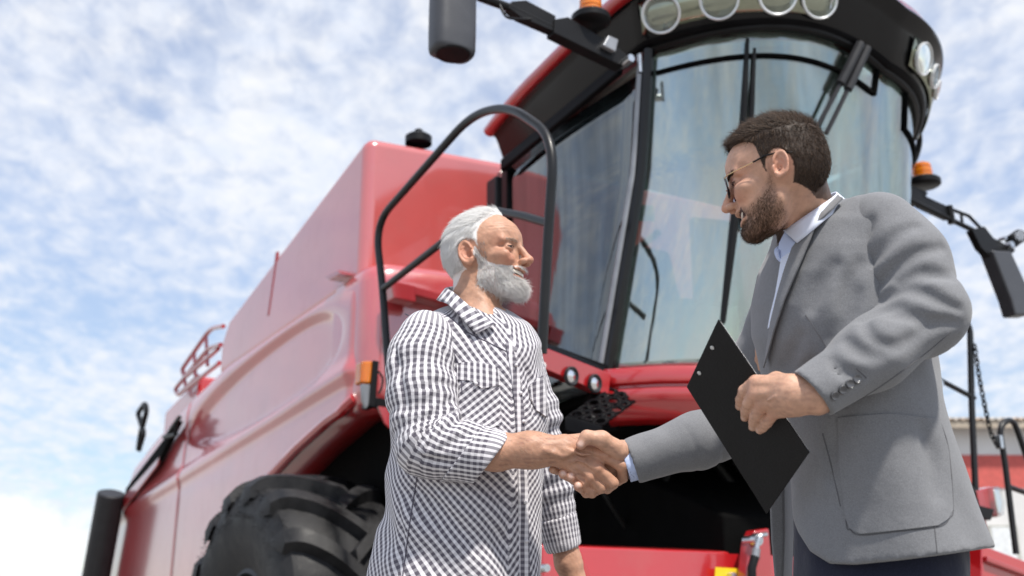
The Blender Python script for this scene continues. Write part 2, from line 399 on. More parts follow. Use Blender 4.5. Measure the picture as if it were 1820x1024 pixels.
# ---- big front tyre (turned a little outwards)
WY = R_(36) - YAW
wheel = empty('front_wheel'); wheel.parent = HV
wheel.location = (-2.22, 2.79, .70); wheel.rotation_euler = (0, 0, WY)
RAD, WID = .79, .80
ty = MB()
prof = [(.06, .30), (.03, .38), (-.012, .56), (-.005, .66), (.03, .735), (.08, .765), (.20, .785), (.40, .79), (.60, .785), (.72, .765), (.77, .735), (.80, .66), (.81, .56), (.78, .38), (.75, .30)]
ty.lathe((0, 0, 0), (1, 0, 0), prof, 120)
def tyre_r(x): return lerp_tab(x, prof[4:11])
NL = 15
for k in range(NL * 2):
    left = k % 2 == 0
    a0 = math.pi * 2 * (k // 2) / NL + (0 if left else math.pi / NL)
    rows = []
    m = 12
    for i in range(m + 1):
        t = i / m
        x = (-.008 + .46 * t) if left else (WID + .008 - .46 * t)
        ang = a0 + .42 * t - .05 * math.sin(t * 3.1)
        rr = tyre_r(x) if .03 < x < .77 else .735
        w = .068 - .010 * t
        h = .07
        ring = []
        if i == 0: h = .03
        for da, hh in ((-w * 1.35, -.03), (-w * .85, h), (w * .85, h), (w * 1.35, -.03)):
            q = ang + da; R2 = rr + hh
            ring.append(V3(x, math.cos(q) * R2, math.sin(q) * R2))
        rows.append(ring)
    # shoulder drop down the sidewall
    x = -.022 if left else WID + .022
    first = []
    for da, hh in ((-.05, -.02), (-.035, 0), (.035, 0), (.05, -.02)):
        q = a0 - .05 + da; R2 = .655
        first.append(V3(x + (-.004 if left else .004), math.cos(q) * R2, math.sin(q) * R2))
    rows.insert(0, first)
    b = len(ty.v); ty.grid(rows); n = len(rows)
    ty.f.append((b, b + 1, b + 2, b + 3)); e = b + (n - 1) * 4; ty.f.append((e, e + 1, e + 2, e + 3))
hr = random.Random(3)
for k in range(420):                                            # moulding hairs on the sidewall and shoulders
    q = hr.uniform(.3, 2.6); R2 = hr.choice((.60, .68, .72, .75)) + hr.uniform(-.02, .02)
    x = -.015 if R2 < .7 else .03
    p = V3(x, math.cos(q) * R2, math.sin(q) * R2)
    d = V3(-hr.uniform(.012, .03), hr.uniform(-.012, .012), hr.uniform(-.012, .012))
    ty.tube([p, p + d], [.0016, .0008], 4, cap=False)
ty.build('tyre', M['rubber'], wheel, smooth=32)
rim = MB(); rim.lathe((0, 0, 0), (1, 0, 0), [(.06, .31), (.05, .28), (.16, .26), (.2, .2), (.17, .1), (.16, 0)], 48)
rim.build('rim', M['darkgrey'], wheel)
wheel2 = empty('front_wheel'); wheel2.parent = HV; wheel2.location = (1.35, 2.35, .73)
for ch in list(wheel.children):
    o = ch.copy(); COL.objects.link(o); o.parent = wheel2

# ---- dark underbody, feeder house, axle
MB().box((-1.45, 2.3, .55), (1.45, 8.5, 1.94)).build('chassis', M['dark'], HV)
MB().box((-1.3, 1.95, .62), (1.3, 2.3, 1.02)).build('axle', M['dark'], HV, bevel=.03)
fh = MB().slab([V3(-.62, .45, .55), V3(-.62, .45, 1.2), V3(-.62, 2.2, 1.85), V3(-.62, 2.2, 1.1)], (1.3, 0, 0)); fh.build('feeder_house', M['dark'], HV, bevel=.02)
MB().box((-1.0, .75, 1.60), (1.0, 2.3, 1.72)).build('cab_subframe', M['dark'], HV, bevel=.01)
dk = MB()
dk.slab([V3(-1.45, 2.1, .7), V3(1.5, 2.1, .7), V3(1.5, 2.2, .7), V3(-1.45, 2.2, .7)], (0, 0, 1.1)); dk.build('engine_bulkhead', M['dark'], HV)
M['straw'] = simple('straw', (.30, .19, .12), .9)
rr_ = random.Random(5)
for k in range(22):
    ch = MB()                                             # chaff and bits of straw caught in the dark bay
    p = U(rr_.uniform(1090, 1330), rr_.uniform(845, 965), 1, 2.07)
    a = rr_.uniform(0, 6.3); l = rr_.uniform(.008, .035); w = rr_.uniform(.003, .012)
    d = V3(math.cos(a) * l, 0, math.sin(a) * l); e = V3(-math.sin(a) * w, 0, math.cos(a) * w)
    ch.slab([p - d, p - e, p + d, p + e], (0, -.006, 0))
    ch.build('chaff_flake', M['straw'], HV)

hs_ = random.Random(9)
for k in range(7):                                              # hydraulic hoses and a bracket in the shade of the cab
    x = 1030 + k * 45; r0 = 1.0 + .12 * (k % 4)
    MB().tube(curve([U(x, 735, 1, r0), U(x + hs_.uniform(-30, 30), 800, 1, r0 + .1), U(x + hs_.uniform(-60, 60), 880, 1, r0 + .05), U(x + hs_.uniform(-90, 90), 985, 1, r0 + .2)], 7), hs_.choice((.014, .018, .024)), 8).build('hydraulic_hose', M['hose' if k % 3 else 'darkgrey'], HV)
for k in range(4):
    q = U(1060 + 70 * k, 770 + 40 * (k % 3), 1, 1.6); MB().slab([q, q + V3(.14, 0, .02), q + V3(.12, 0, -.16), q + V3(.02, 0, -.14)], (0, .03, 0)).build('underbody_bracket', M['hose'], HV, bevel=.006)
# ---- red header beam across the front
hb = MB()
hz = 1.0
hb.slab([V3(-1.62, .45, 1.03), V3(-1.62, .42, .60), V3(-1.62, .62, .60), V3(-1.62, .58, 1.045)], (4.3, 0, .0))
hb.build('header_beam', M['red'], HV, bevel=.012)
MB().slab(PL([(1018, 974), (1030, 978), (1062, 1040), (1030, 1040)], 1, .40), (0, .05, 0)).build('beam_rib', M['red'], HV, bevel=.008)
MB().slab(PL([(1272, 1008), (1318, 1011), (1312, 1040), (1270, 1040)], 1, .415), (0, .004, 0)).build('warning_sticker', M['yellow'], HV)
brp = MB(); brp.slab(PL([(1326, 1040), (1333, 965), (1342, 942), (1368, 938), (1376, 1040)], 1, .33), (0, .07, 0)); brp.build('hitch_bracket', M['red_deep'], HV, bevel=.012)
pc = U(1341, 960, 1, .32)
MB().lathe(pc, (0, 1, 0), [(-.03, 0), (-.03, .026), (-.02, .03), (.0, .03), (.0, .022), (.06, .022)], 20).build('hitch_pin', M['steel'], HV)
MB().tube(fillet(PL([(1362, 950), (1350, 952), (1345, 975), (1343, 988)], 1, .28), .03, 5), .011, 10).build('hose_coupling', M['steel'], HV)
MB().tube(PL([(1345, 976), (1342, 992)], 1, .28), .018, 12).build('hose_ferrule', M['grey'], HV)
MB().tube(PL([(1342, 990), (1336, 1010), (1337, 1050)], 1, .28), .02, 12).build('hose', M['black'], HV)
for x, y in ((968, 1010), (1300, 1024)):
    MB().lathe(U(x, y, 1, .40), (0, 1, 0), [(-.02, 0), (-.02, .016), (0, .018), (.02, .018)], 12).build('beam_bolt', M['steel'], HV)

# ---- cab
CAB = empty('cab'); CAB.parent = HV
ZB, ZT = 1.86, 3.47
def lean(z): return .27 * (z - 2.9) / 1.6
def hwz(z): return .945 + (.01 if z > 2.9 else -.115) * (z - 2.9) / 1.0
SAG, PW = .56, 2.5
def plan_front(z, o=0.0, n=48, lim=1.0):
    h = hwz(z) + o
    return [V3(h * t, SAG * abs(t) ** PW - lean(z) - o, z) for t in np.linspace(-lim, lim, n + 1)]
def ztop(s): return ZT + .10 * max(0, 1 - ((s + .55) / .7) ** 2) - .06 * max(0, s)
rows = []
for k in range(25):
    t = k / 24
    rows.append([V3(p.x, p.y + 0, 0) for p in plan_front(2.9)])
rows = []
N = 60
for k in range(25):
    row = []
    for i in range(N + 1):
        u = -1 + 2 * i / N
        zt = ztop(u * .95); zb = ZB - .02 * (1 - u * u)
        z = zb + (zt - zb) * k / 24
        row.append(V3(hwz(z) * u, SAG * abs(u) ** PW - lean(z), z))
    rows.append(row)
MB().grid(rows).build('windscreen', M['windscreen'], CAB, smooth=180, solid=.008)
# top seal of the windscreen and dark lines added on the glass for the visor edges seen in it
MB().tube([r + V3(0, -.012, .0) for r in rows[-1]], .024, 8).build('windscreen_seal', M['black'], CAB)
fr = MB()
def inside(u, z, d=-.006): return V3(hwz(z) * u, SAG * abs(u) ** PW - lean(z) + d, z)
fr.tube([inside(u, ztop(u * .95) - .16 - .02 * u) for u in np.linspace(-.97, .10, 30)] + [inside(.12, ztop(.1) - .02)], .014, 6)
fr.build('visor_line', M['dark'], CAB); fr = MB()
fr.tube([inside(.42, ztop(.4) - .02)] + [inside(u, ztop(u * .95) - .22) for u in np.linspace(.42, .98, 14)], .014, 6)
fr.build('visor_line', M['dark'], CAB)
# pillars, side windows
RB = 2.02
def pillar(s0, s1, r, w, d): pass
pm = MB()
for sg in (-1, 1):
    a = [V3(sg * (hwz(z) + .012), SAG - lean(z) - .03, z) for z in np.linspace(1.74, 3.52, 12)]
    MB().tube(a, .036, 8, flat=.8).build('front_pillar', M['blackgloss'], CAB)
gm = MB()
gm.tube([V3(-(hwz(z) + .045), SAG - lean(z) - .005, z) for z in np.linspace(1.86, 3.45, 12)], .016, 8)
gm.build('door_gasket', M['grey'], CAB)
for sg in (-1, 1):
    g = []
    for k in range(13):
        z = ZB - .06 + (ZT - ZB + .02) * k / 12
        g.append([V3(sg * (hwz(z) + .005 + .03 * math.sin(math.pi * i / 10)), SAG - lean(z) + .02 + (RB - SAG + lean(z)) * i / 10, z) for i in range(11)])
    MB().grid(g).build('side_window', M['sideglass'], CAB, smooth=180, solid=.006)
rp = MB()
for sg in (-1, 1):
    MB().slab([V3(sg * .90, RB - .03, 1.7), V3(sg * .99, RB - .03, 1.7), V3(sg * .99, RB + .10, 1.7), V3(sg * .90, RB + .10, 1.7)], (0, 0, 1.70)).build('rear_pillar', M['darkgrey'], CAB, bevel=.015)
# door edge strip left of the rear window
MB().slab([V3(-.985, RB - .16, 1.8), V3(-.985, RB - .10, 1.8), V3(-.985, RB - .10, 3.42), V3(-.985, RB - .16, 3.42)], (.03, 0, 0)).build('window_bar', M['black'], CAB)
MB().box((-.9, RB + .02, 1.7), (.9, RB + .08, 2.5)).build('rear_wall', M['cabgrey'], CAB)
fl = MB(); fl.slab([p for p in plan_front(1.78, -.03)] + [V3(.9, RB, 1.78), V3(-.9, RB, 1.78)], (0, 0, .05)); fl.build('cab_floor', M['dark'], CAB)
# red skirt below the glass
sk = MB()
def skirt_ring(z, o): return [V3(p.x, p.y, z) for p in plan_front(1.86, o, 60, .995)]
prof = [(1.875, .0), (1.88, .05), (1.868, .085), (1.83, .095), (1.795, .09), (1.785, .07), (1.775, .07), (1.765, .085), (1.735, .09), (1.69, .075), (1.64, .03), (1.62, -.03)]
for z, o in prof: 
    ring = skirt_ring(z, o)
    sk.v += []
    rows_ = ring
    prof_i = (z, o)
    sk.rows = getattr(sk, 'rows', []) + [[V3(p.x, p.y, p.z - .04 * max(0, (1 - abs(p.x) / .95)) * (1 if z > 1.75 else 1.6)) for p in ring]]
sk.grid(sk.rows); sk.build('cab_skirt', M['red'], CAB, smooth=50, solid=.03)
# dash, column, wheel, seat behind the glass
MB().lathe((.0, .95, 2.35), (0, -.45, .9), [(0, .02), (.0, .21), (.02, .225), (.04, .21), (.04, .175), (.0, .17)], 32).build('steering_wheel', M['black'], CAB)
MB().tube([V3(0, .75, 1.83), V3(0, .9, 2.35)], .05, 10).build('steering_column', M['black'], CAB)
st = MB(); st.box((-.27, 1.15, 2.15), (.27, 1.68, 2.30)); st.slab([V3(-.25, 1.62, 2.3), V3(.25, 1.62, 2.3), V3(.23, 1.80, 3.05), V3(-.23, 1.80, 3.05)], (0, .13, 0)); st.box((-.2, 1.25, 1.83), (.2, 1.6, 2.15))
st.build('seat', M['seat'], CAB, bevel=.04, segs=3)
MB().slab([V3(.34, .7, 2.3), V3(.55, .7, 2.3), V3(.55, 1.6, 2.45), V3(.34, 1.6, 2.45)], (0, 0, .1)).build('armrest_console', M['darkgrey'], CAB, bevel=.03)
MB().slab([V3(-.80, .75, 1.84), V3(-.42, .45, 1.84), V3(-.40, .5, 2.28), V3(-.78, .80, 2.34)], (.03, .05, 0)).build('side_console', M['cabgrey'], CAB, bevel=.03, segs=3)
mon = MB().slab([V3(-.62, .55, 2.25), V3(-.40, .5, 2.25), V3(-.40, .5, 2.72), V3(-.62, .55, 2.72)], (0, .05, 0)); mon.build('monitor', M['black'], CAB, bevel=.015)
stk = MB(); stk.slab([V3(-.80, .80, 2.92), V3(-.72, .8, 2.93), V3(-.72, .8, 3.0), V3(-.80, .8, 2.99)], (0, .004, 0)); M['decal'] = simple('pale_decal', (.55, .7, .55), .6); stk.build('window_decal', M['decal'], CAB); stk = MB(); stk.slab([V3(-.80, .80, 2.74), V3(-.68, .8, 2.76), V3(-.68, .8, 2.85), V3(-.80, .8, 2.83)], (0, .004, 0))
stk.build('window_decal', M['decal'], CAB)
# inner grab handle at the side window
MB().tube(curve([V3(-.80, 1.25, 1.85), V3(-.80, 1.25, 2.25), V3(-.80, 1.05, 2.5), V3(-.80, .62, 2.62)], 6), .018, 8).build('inner_grab_handle', M['black'], CAB)
# hinge plate and door lower corner
hp = MB().slab(PL([(1036, 612), (1084, 590), (1086, 622), (1036, 627)], 0, -1.0), (-.012, 0, 0)); hp.build('hinge_plate', M['black'], CAB, bevel=.005)
for x, y in ((1046, 617), (1060, 613)):
    MB().lathe(U(x, y, 0, -1.012), (-1, 0, 0), [(.004, 0), (.004, .012), (0, .013)], 10).build('hinge_bolt', M['dark'], CAB)
MB().tube(PL([(970, 632), (1000, 640), (1040, 622)], 0, -1.0), .016, 8).build('door_stay', M['black'], CAB)

# ---- roof with its visor, lamps
ROOF = empty('cab_roof'); ROOF.parent = HV
def roof_ring(o, z, dz=0.0):
    zz_ = 3.47
    fr_ = plan_front(zz_, o, 64)
    h = hwz(zz_) + o
    L_ = [V3(-h + .06 * t * t * (1), SAG - lean(zz_) - o + (RB - .02 + o - SAG) * t, 0) for t in np.linspace(1, .05, 14)]
    R2 = [V3(-p.x, p.y, 0) for p in L_[::-1]]
    ring = [V3(p.x - .7 * o * min(1, max(0, p.x)), p.y, p.z) for p in L_ + fr_ + R2]
    return [V3(p.x, p.y, z + (.10 * max(0, 1 - ((p.x + .55) / .7) ** 2) - .06 * max(0, p.x)) * (1 if p.y < SAG else max(0, 1 - (p.y - SAG) / .6)) - .10 * max(0, (p.y - 1.0)) ** 2) for p in ring]
rings = [roof_ring(-.02, 3.49), roof_ring(.025, 3.465), roof_ring(.045, 3.468), roof_ring(.058, 3.478), roof_ring(.064, 3.49)]
ub = MB().grid(rings); ub.build('roof_underside', M['soffit'], ROOF, smooth=60)
band_in = [roof_ring(.064, 3.49), roof_ring(.075, 3.505), roof_ring(.135, 3.66), roof_ring(.15, 3.69), roof_ring(.195, 3.705), roof_ring(.205, 3.725), roof_ring(.195, 3.745)]
MB().grid(band_in).build('lamp_band', M['blackgloss'], ROOF, smooth=50)
rt = [roof_ring(.193, 3.745), roof_ring(.16, 3.81), roof_ring(.06, 3.88), roof_ring(-.2, 3.92), roof_ring(-.5, 3.94)]
tb = MB().grid(rt); n_ = len(rt[0]); b_ = len(tb.v) - n_; tb.f.append(tuple(b_ + i for i in range(n_)))
tb.build('roof_top', M['red'], ROOF, smooth=60)
hl = MB(); hl.slab([V3(p.x, p.y, 3.50) for p in roof_ring(-.04, 3.5)], (0, 0, .03)); hl.build('headliner', M['cabgrey'], ROOF)
# straight side sill of the roof along the left window
MB().slab([V3(-1.0, .6, 3.45), V3(-1.0, 1.85, 3.36), V3(-1.0, 1.85, 3.44), V3(-1.0, .6, 3.52)], (-.04, 0, 0)).build('roof_sill', M['soffit'], ROOF, bevel=.012)
MB().tube([p + V3(-.012 if p.x < 0 else .012, 0, .02) for p in roof_ring(.185, 3.70)[0:16]], .038, 10).build('roof_trim', M['red'], ROOF, smooth=60)
def band_at(px, t=.5, far=False):                               # a point of the lamp band under a given picture column
    a, b = roof_ring(.075, 3.505)[14:14 + 65], roof_ring(.135, 3.66)[14:14 + 65]
    best = None
    for i in range(1, 64):
        p = a[i].lerp(b[i], t); w = CO + SX * p.x + RX * p.y + ZX * p.z - CAM
        x = 910 + FPX * w.dot(RT) / w.dot(FWD)
        # after the turning point of the outline the columns repeat: 'far' takes the later one
        e = abs(x - px)
        if far and i < 44: continue
        if (not far) and i > 52: continue
        if best is None or e < best[0]: best = (e, i, p)
    i = best[1]
    tn = (a[i + 1] - a[i - 1]).normalized(); up = (b[i] - a[i]).normalized(); nr = tn.cross(up).normalized()
    if nr.y > 0: nr = -nr
    return best[2], tn, up, nr, i
def pod_panel(i0, i1, nm):
    a, b = roof_ring(.086, 3.51)[14:79], roof_ring(.144, 3.655)[14:79]
    m = MB().grid([[a[i] for i in range(i0, i1 + 1)], [a[i].lerp(b[i], .5) + V3(0, -.002, 0) for i in range(i0, i1 + 1)], [b[i] for i in range(i0, i1 + 1)]])
    m.build(nm, M['housing'], ROOF, smooth=60, solid=.01)
def work_lamp(px, rad, far=False, tint=None, t=.5, at=None):
    p, tn, up, nr, i = band_at(px, t, far)
    if at is not None:
        a, b = roof_ring(.075, 3.505)[14:79], roof_ring(.135, 3.66)[14:79]; i = at
        p = a[i].lerp(b[i], t); tn = (a[i + 1] - a[i - 1]).normalized(); nr = tn.cross((b[i] - a[i]).normalized()).normalized()
        if nr.y > 0 and nr.x < 0: nr = -nr
        if nr.dot(loc(CAM) - p) < 0: nr = -nr
    c0 = p + nr * .02
    hs = MB().lathe(c0, nr, [(.012, rad * 1.10), (.02, rad * 1.10), (.02, rad), (.0, rad * .9), (-.03, rad * .55), (-.045, rad * .12), (-.02, rad * .10), (-.018, 0)], 28)
    o = hs.build('work_lamp', M['bowl'], ROOF, smooth=50)
    MB().lathe(c0, nr, [(.010, rad * 1.0), (.010, rad * 1.12), (.022, rad * 1.12), (.026, rad * 1.06), (.022, rad * .99)], 32).build('lamp_bezel', M['bezel'], ROOF)
    lens = MB().lathe(c0, nr, [(.018, rad), (.024, rad * .6), (.026, 0)], 28).build('lamp_lens', tint or M['lens'], ROOF, smooth=180)
    return i
i1 = work_lamp(1178, .088); i2 = work_lamp(1272, .088); i3 = work_lamp(1375, .088); i4 = work_lamp(1450, .085)
i5 = work_lamp(1606, .078, True, t=.5)
i6 = work_lamp(0, .060, at=min(i5 + 6, 62)); i7 = work_lamp(0, .05, tint=M['amber'], at=min(i5 + 10, 63)); print('LAMPS', i1, i2, i3, i4, i5, i6, i7)
pod_panel(max(i1 - 4, 0), min(i4 + 2, 64), 'lamp_housing')
pod_panel(max(i5 - 3, 0), 64, 'lamp_housing')

# ---- wipers and grab rail on the screen
def ws(px_u, z, d=-.03):                                        # point just proud of the glass
    return V3(hwz(z) * px_u, SAG * abs(px_u) ** PW - lean(z) + d * 1.0, z)
wp = MB()
wp.tube([ws(-.66 - .0 * k, 3.50 - 1.42 * k / 10, -.035) for k in range(11)], [.010, .018, .025, .020, .012], 8)
wp.build('wiper', M['black'], CAB); wp = MB()
wp.tube([ws(-.64, 3.44 - .9 * k / 8, -.055) for k in range(9)], [.008, .014, .014, .008], 8)
wp.build('wiper_arm', M['black'], CAB)
for (u0, u1, zt, zb_) in ((-.08, -.33, 3.52, 3.05), (-.03, -.28, 3.51, 3.02)):
    w = MB(); pts = [ws(u0 + (u1 - u0) * k / 8, zt + (zb_ - zt) * k / 8, -.06) for k in range(9)]
    w.tube(pts[:5], .024, 8); w.tube(pts[4:], .012, 8); w.build('wiper_arm', M['darkgrey'], CAB)
gr_ = MB()
gr_.tube(curve([U(1552, 142, 1, .05), U(1570, 165, 1, .15), U(1618, 205, 1, .35), U(1634, 245, 1, .45), U(1625, 285, 1, .5), U(1606, 302, 1, .5)], 6), .018, 8)
gr_.build('grab_rail', M['black'], CAB)

# ---- mirrors and beacons on their arms
def beacon(c, parent, s=1.0):
    MB().lathe(c, (0, 0, 1), [(-.035, 0), (-.035, .085 * s), (-.028, .096 * s), (.0, .097 * s), (.012, .085 * s), (.02, .06 * s), (.022, 0)], 32).build('beacon_base', M['black'], parent)
    MB().lathe(c + V3(0, 0, .02), (0, 0, 1), [(0, .056 * s), (.02, .056 * s), (.022, .053 * s), (.03, .053 * s), (.032, .056 * s), (.055, .055 * s), (.058, .051 * s), (.065, .051 * s), (.068, .054 * s), (.088, .05 * s), (.10, .035 * s), (.103, 0)], 32).build('beacon_lens', M['amber'], parent)
MR = .35
A1 = empty('mirror_arm'); A1.parent = HV
am = MB()
p0, p1, p2 = U(1125, 118, 1, MR), U(1000, 40, 1, MR), U(905, 2, 1, MR)
am.slab(PL([(1130, 110), (1108, 118), (985, 58), (986, 34), (1010, 30), (1100, 85)], 1, MR), (0, .07, 0))
am.slab(PL([(985, 56), (925, 30), (905, 14), (910, 2), (935, 0), (988, 28)], 1, MR + .01), (0, .05, 0))
am.tube([U(850, -6, 1, MR + .03), U(905, 14, 1, MR + .03), U(1000, 60, 1, MR + .03)], .022, 8)
am.tube(curve([U(888, 8, 1, MR), U(900, 30, 1, MR - .02), U(925, 34, 1, MR), U(945, 34, 1, MR)], 5), .007, 6)
am.build('mirror_bracket', M['black'], A1, bevel=.01)
MB().slab(PL([(1082, 62), (1100, 70), (1095, 92), (1072, 80)], 1, MR - .03), (0, .03, 0)).build('bracket_plate', M['grey'], A1, bevel=.006)
bp = MB(); bp.lathe(U(1118, 106, 1, MR - .04), (0, 1, 0), [(-.02, 0), (-.02, .02), (.06, .02)], 12); bp.lathe(U(1137, 110, 1, MR - .02), (0, 0, 1), [(-.06, .012), (.04, .012), (.05, 0)], 10); bp.build('hinge_pin', M['steel'], A1)
beacon(U(1050, 31, 1, MR + .02), A1)
# left mirror: deep rounded shell seen from behind and below
mc = U(804, 44, 1, MR + .05); hw_ = .105
mm = MB(); rws = []
for z, sc in ((-.155, .86), (-.150, .94), (-.13, .985), (-.05, 1), (.08, 1), (.22, .99), (.34, .93), (.37, .8)):
    row = []
    for k in range(32):
        a = 2 * math.pi * k / 32
        x = math.copysign(abs(math.cos(a)) ** .5, math.cos(a)) * hw_; y = math.copysign(abs(math.sin(a)) ** .7, math.sin(a)) * .075
        if y < 0: y *= 1.0
        row.append(mc + V3(x * sc, y * sc - .0, z))
    rws.append(row)
mm.grid(rws, True); mm.f.append(tuple(range(32))[::-1]); mm.f.append(tuple(range(32 * 7, 32 * 8)))
mm.build('mirror', M['greyplastic'], A1, smooth=50)
MB().lathe(mc + V3(0, -.01, -.152), (0, 0, -1), [(0, .08), (.008, .076), (.009, 0)], 28).build('mirror_base', M['black'], A1)

A2 = empty('mirror_arm'); A2.parent = HV
MR2 = .60
a2 = MB()
a2.slab(PL([(1606, 322), (1650, 342), (1640, 362), (1606, 352)], 1, MR2), (0, .08, 0))
a2.slab(PL([(1638, 345), (1688, 368), (1692, 388), (1640, 364)], 1, MR2), (0, .06, 0))
a2.tube(PL([(1606, 350), (1680, 386), (1735, 412), (1800, 446)], 1, MR2), .017, 8)
a2.tube(PL([(1690, 372), (1722, 384), (1745, 408)], 1, MR2 + .02), .012, 8)
a2.tube(PL([(1708, 380), (1711, 402)], 1, MR2 + .02), .010, 8)
a2.tube(PL([(1686, 366), (1692, 398)], 1, MR2), .024, 10)
a2.slab(PL([(1728, 408), (1750, 402), (1772, 430), (1806, 444), (1800, 450), (1768, 444), (1762, 458), (1744, 440)], 1, MR2 - .02), (0, .05, 0))
a2.build('mirror_bracket', M['black'], A2, bevel=.008)
beacon(U(1641, 322, 1, MR2 + .03), A2, 1.08)
m2 = MB(); Q = PL([(1764, 444), (1798, 446), (1834, 525), (1832, 560), (1806, 560), (1798, 532)], 1, MR2 - .05)
m2.slab(Q, (.0, .10, 0)); m2.build('mirror', M['greyplastic'], A2, bevel=.014)
MB().slab(PL([(1765, 452), (1797, 534), (1803, 560), (1800, 562), (1781, 522)], 1, MR2 + .02), (0, .03, 0)).build('mirror_glass', M['mirror'], A2, bevel=.003)
cm = MB(); cc = U(1806, 424, 1, MR2)
for k in range(5): cm.lathe(cc + V3(.0, 0, .0), (.5, 0, .3), [(-.06 + k * .024, .045), (-.045 + k * .024, .045), (-.045 + k * .024, .038), (-.036 + k * .024, .038)], 16)
cm.build('camera_housing', M['black'], A2)
cb = MB(); cb.lathe(U(1795, 436, 1, MR2 - .04), (0, 1, 0), [(-.02, 0), (-.02, .022), (.03, .022)], 10); cb.lathe(U(1783, 424, 1, MR2 - .02), (0, 1, 0), [(-.02, 0), (-.02, .012), (.03, .012)], 10)
cb.build('camera_clamp', M['steel'], A2)

# ---- lamp fascia and perforated step below the cab's left door
fa = MB()
F = [W(905, 592, 4.55), W(1086, 664, 5.0), W(1082, 704, 4.98), W(958, 652, 4.66), W(905, 628, 4.52)]
F = [loc(p) for p in F]
fa.slab(F, (.05, .14, .02)); fa.build('lamp_fascia', M['red'], HV, bevel=.006)
fn = (F[1] - F[0]).cross(F[3] - F[0]).normalized()
if fn.y > 0: fn = -fn
for (x, y, d) in ((1011, 669, 4.80), (1052, 682, 4.91)):
    c = loc(W(x, y, d)); tp = (c - F[0]).dot(fn); c -= fn * tp
    MB().lathe(c + fn * .004, fn, [(0, .044), (.012, .044), (.016, .038), (.012, .032), (-.002, .027), (-.02, .012), (-.02, 0)], 28).build('marker_lamp', M['darkgrey'], HV)
    MB().lathe(c + fn * .004, fn, [(.006, .031), (.013, .02), (.015, 0)], 24).build('marker_lens', M['chrome'], HV, smooth=180)
for x, y in ((964, 650), (964, 672)): MB().lathe(loc(W(x, y, 4.66)), fn, [(0, .014), (.01, .014), (.016, .008), (.017, 0)], 12).build('fascia_bolt', M['white'], HV)
MB().slab([loc(W(x, y, d)) for x, y, d in ((905, 585, 4.75), (1090, 652, 5.2), (1090, 668, 5.15), (905, 600, 4.7))], (.05, .2, 0)).build('door_sill', M['blackgloss'], HV, bevel=.006)
# the step is a real plate with round holes: a grid of cells around each hole
stp = MB(); e0 = loc(W(1082, 688, 5.0)); e1 = loc(W(1141, 706, 5.05)); e2 = loc(W(1008, 738, 4.72)); 
ex = (e1 - e0); ey = (e2 - e0)
nx, ny = 3, 5
def cell(i, j, hole):
    c = [(i, j), (i + 1, j), (i + 1, j + 1), (i, j + 1)]
    f = lambda a, b: e0 + ex * (a / nx) + ey * (b / ny)
    if not hole:
        stp.add([f(*q) for q in c], [(0, 1, 2, 3)]); return
    n = 16; out = []; inn = []
    for k in range(n):
        a = 2 * math.pi * (k + .5) / n; x, y = math.cos(a), math.sin(a); m = max(abs(x), abs(y))
        out.append(f(i + .5 + x / m * .5, j + .5 + y / m * .5)); inn.append(f(i + .5 + x * hole, j + .5 + y * hole))
    stp.add(out + inn, [(k, (k + 1) % n, n + (k + 1) % n, n + k) for k in range(n)])
for i in range(nx):
    for j in range(ny): cell(i, j, .36 if (i + j) % 2 == 0 else .17)
stp.build('step_plate', M['soffit'], HV, solid=.012, smooth=30)
MB().slab([e2, e2 + ex, e2 + ex * 1.0 + V3(0, 0, -.06), e2 + V3(0, 0, -.06)], ey.normalized() * .02).build('step_edge', M['soffit'], HV, bevel=.004)
MB().tube([e0 + V3(0, .1, -.03), e2 + V3(.1, .1, -.08)], .04, 8).build('step_arm', M['dark'], HV)
# little grease fitting block behind the farmer
gz = MB(); q = U(980, 766, 1, .9); gz.box(tuple(q + V3(-.035, -.02, -.035)), tuple(q + V3(.035, .03, .02))); gz.lathe(q, (0, 0, 1), [(.02, .02), (.03, .02), (.035, .01), (.06, .01), (.062, 0)], 10)
gz.build('valve_block', M['grey'], HV, bevel=.006)

# ---- handrail by the left steps
hr_ = MB(); HS = -1.86
H = lambda x, y: U(x, y, 0, HS)
lf = U(690, 640, 0, HS)
hr_.tube(fillet([U(694, 700, 0, HS), H(686, 600), H(680, 510), H(667, 398), H(838, 204), U(905, 188, 0, HS), H(986, 244), H(975, 400), H(963, 628)], .22, 8), .021, 12)
hr_.tube([H(680, 514), H(800, 420)], .019, 10)
hr_.build('handrail', M['tubeblack'], HV, smooth=60)
HS = -1.75
h2 = MB(); h2.tube([H(978, 398), U(930, 384, 0, HS), U(872, 373, 0, HS)], .019, 10); h2.build('handrail_crossbar', M['tubeblack'], HV, smooth=60); h2 = MB(); h2.tube([H(965, 606), H(905, 600)], .018, 10)
h2.build('handrail_crossbar', M['tubeblack'], HV, smooth=60)
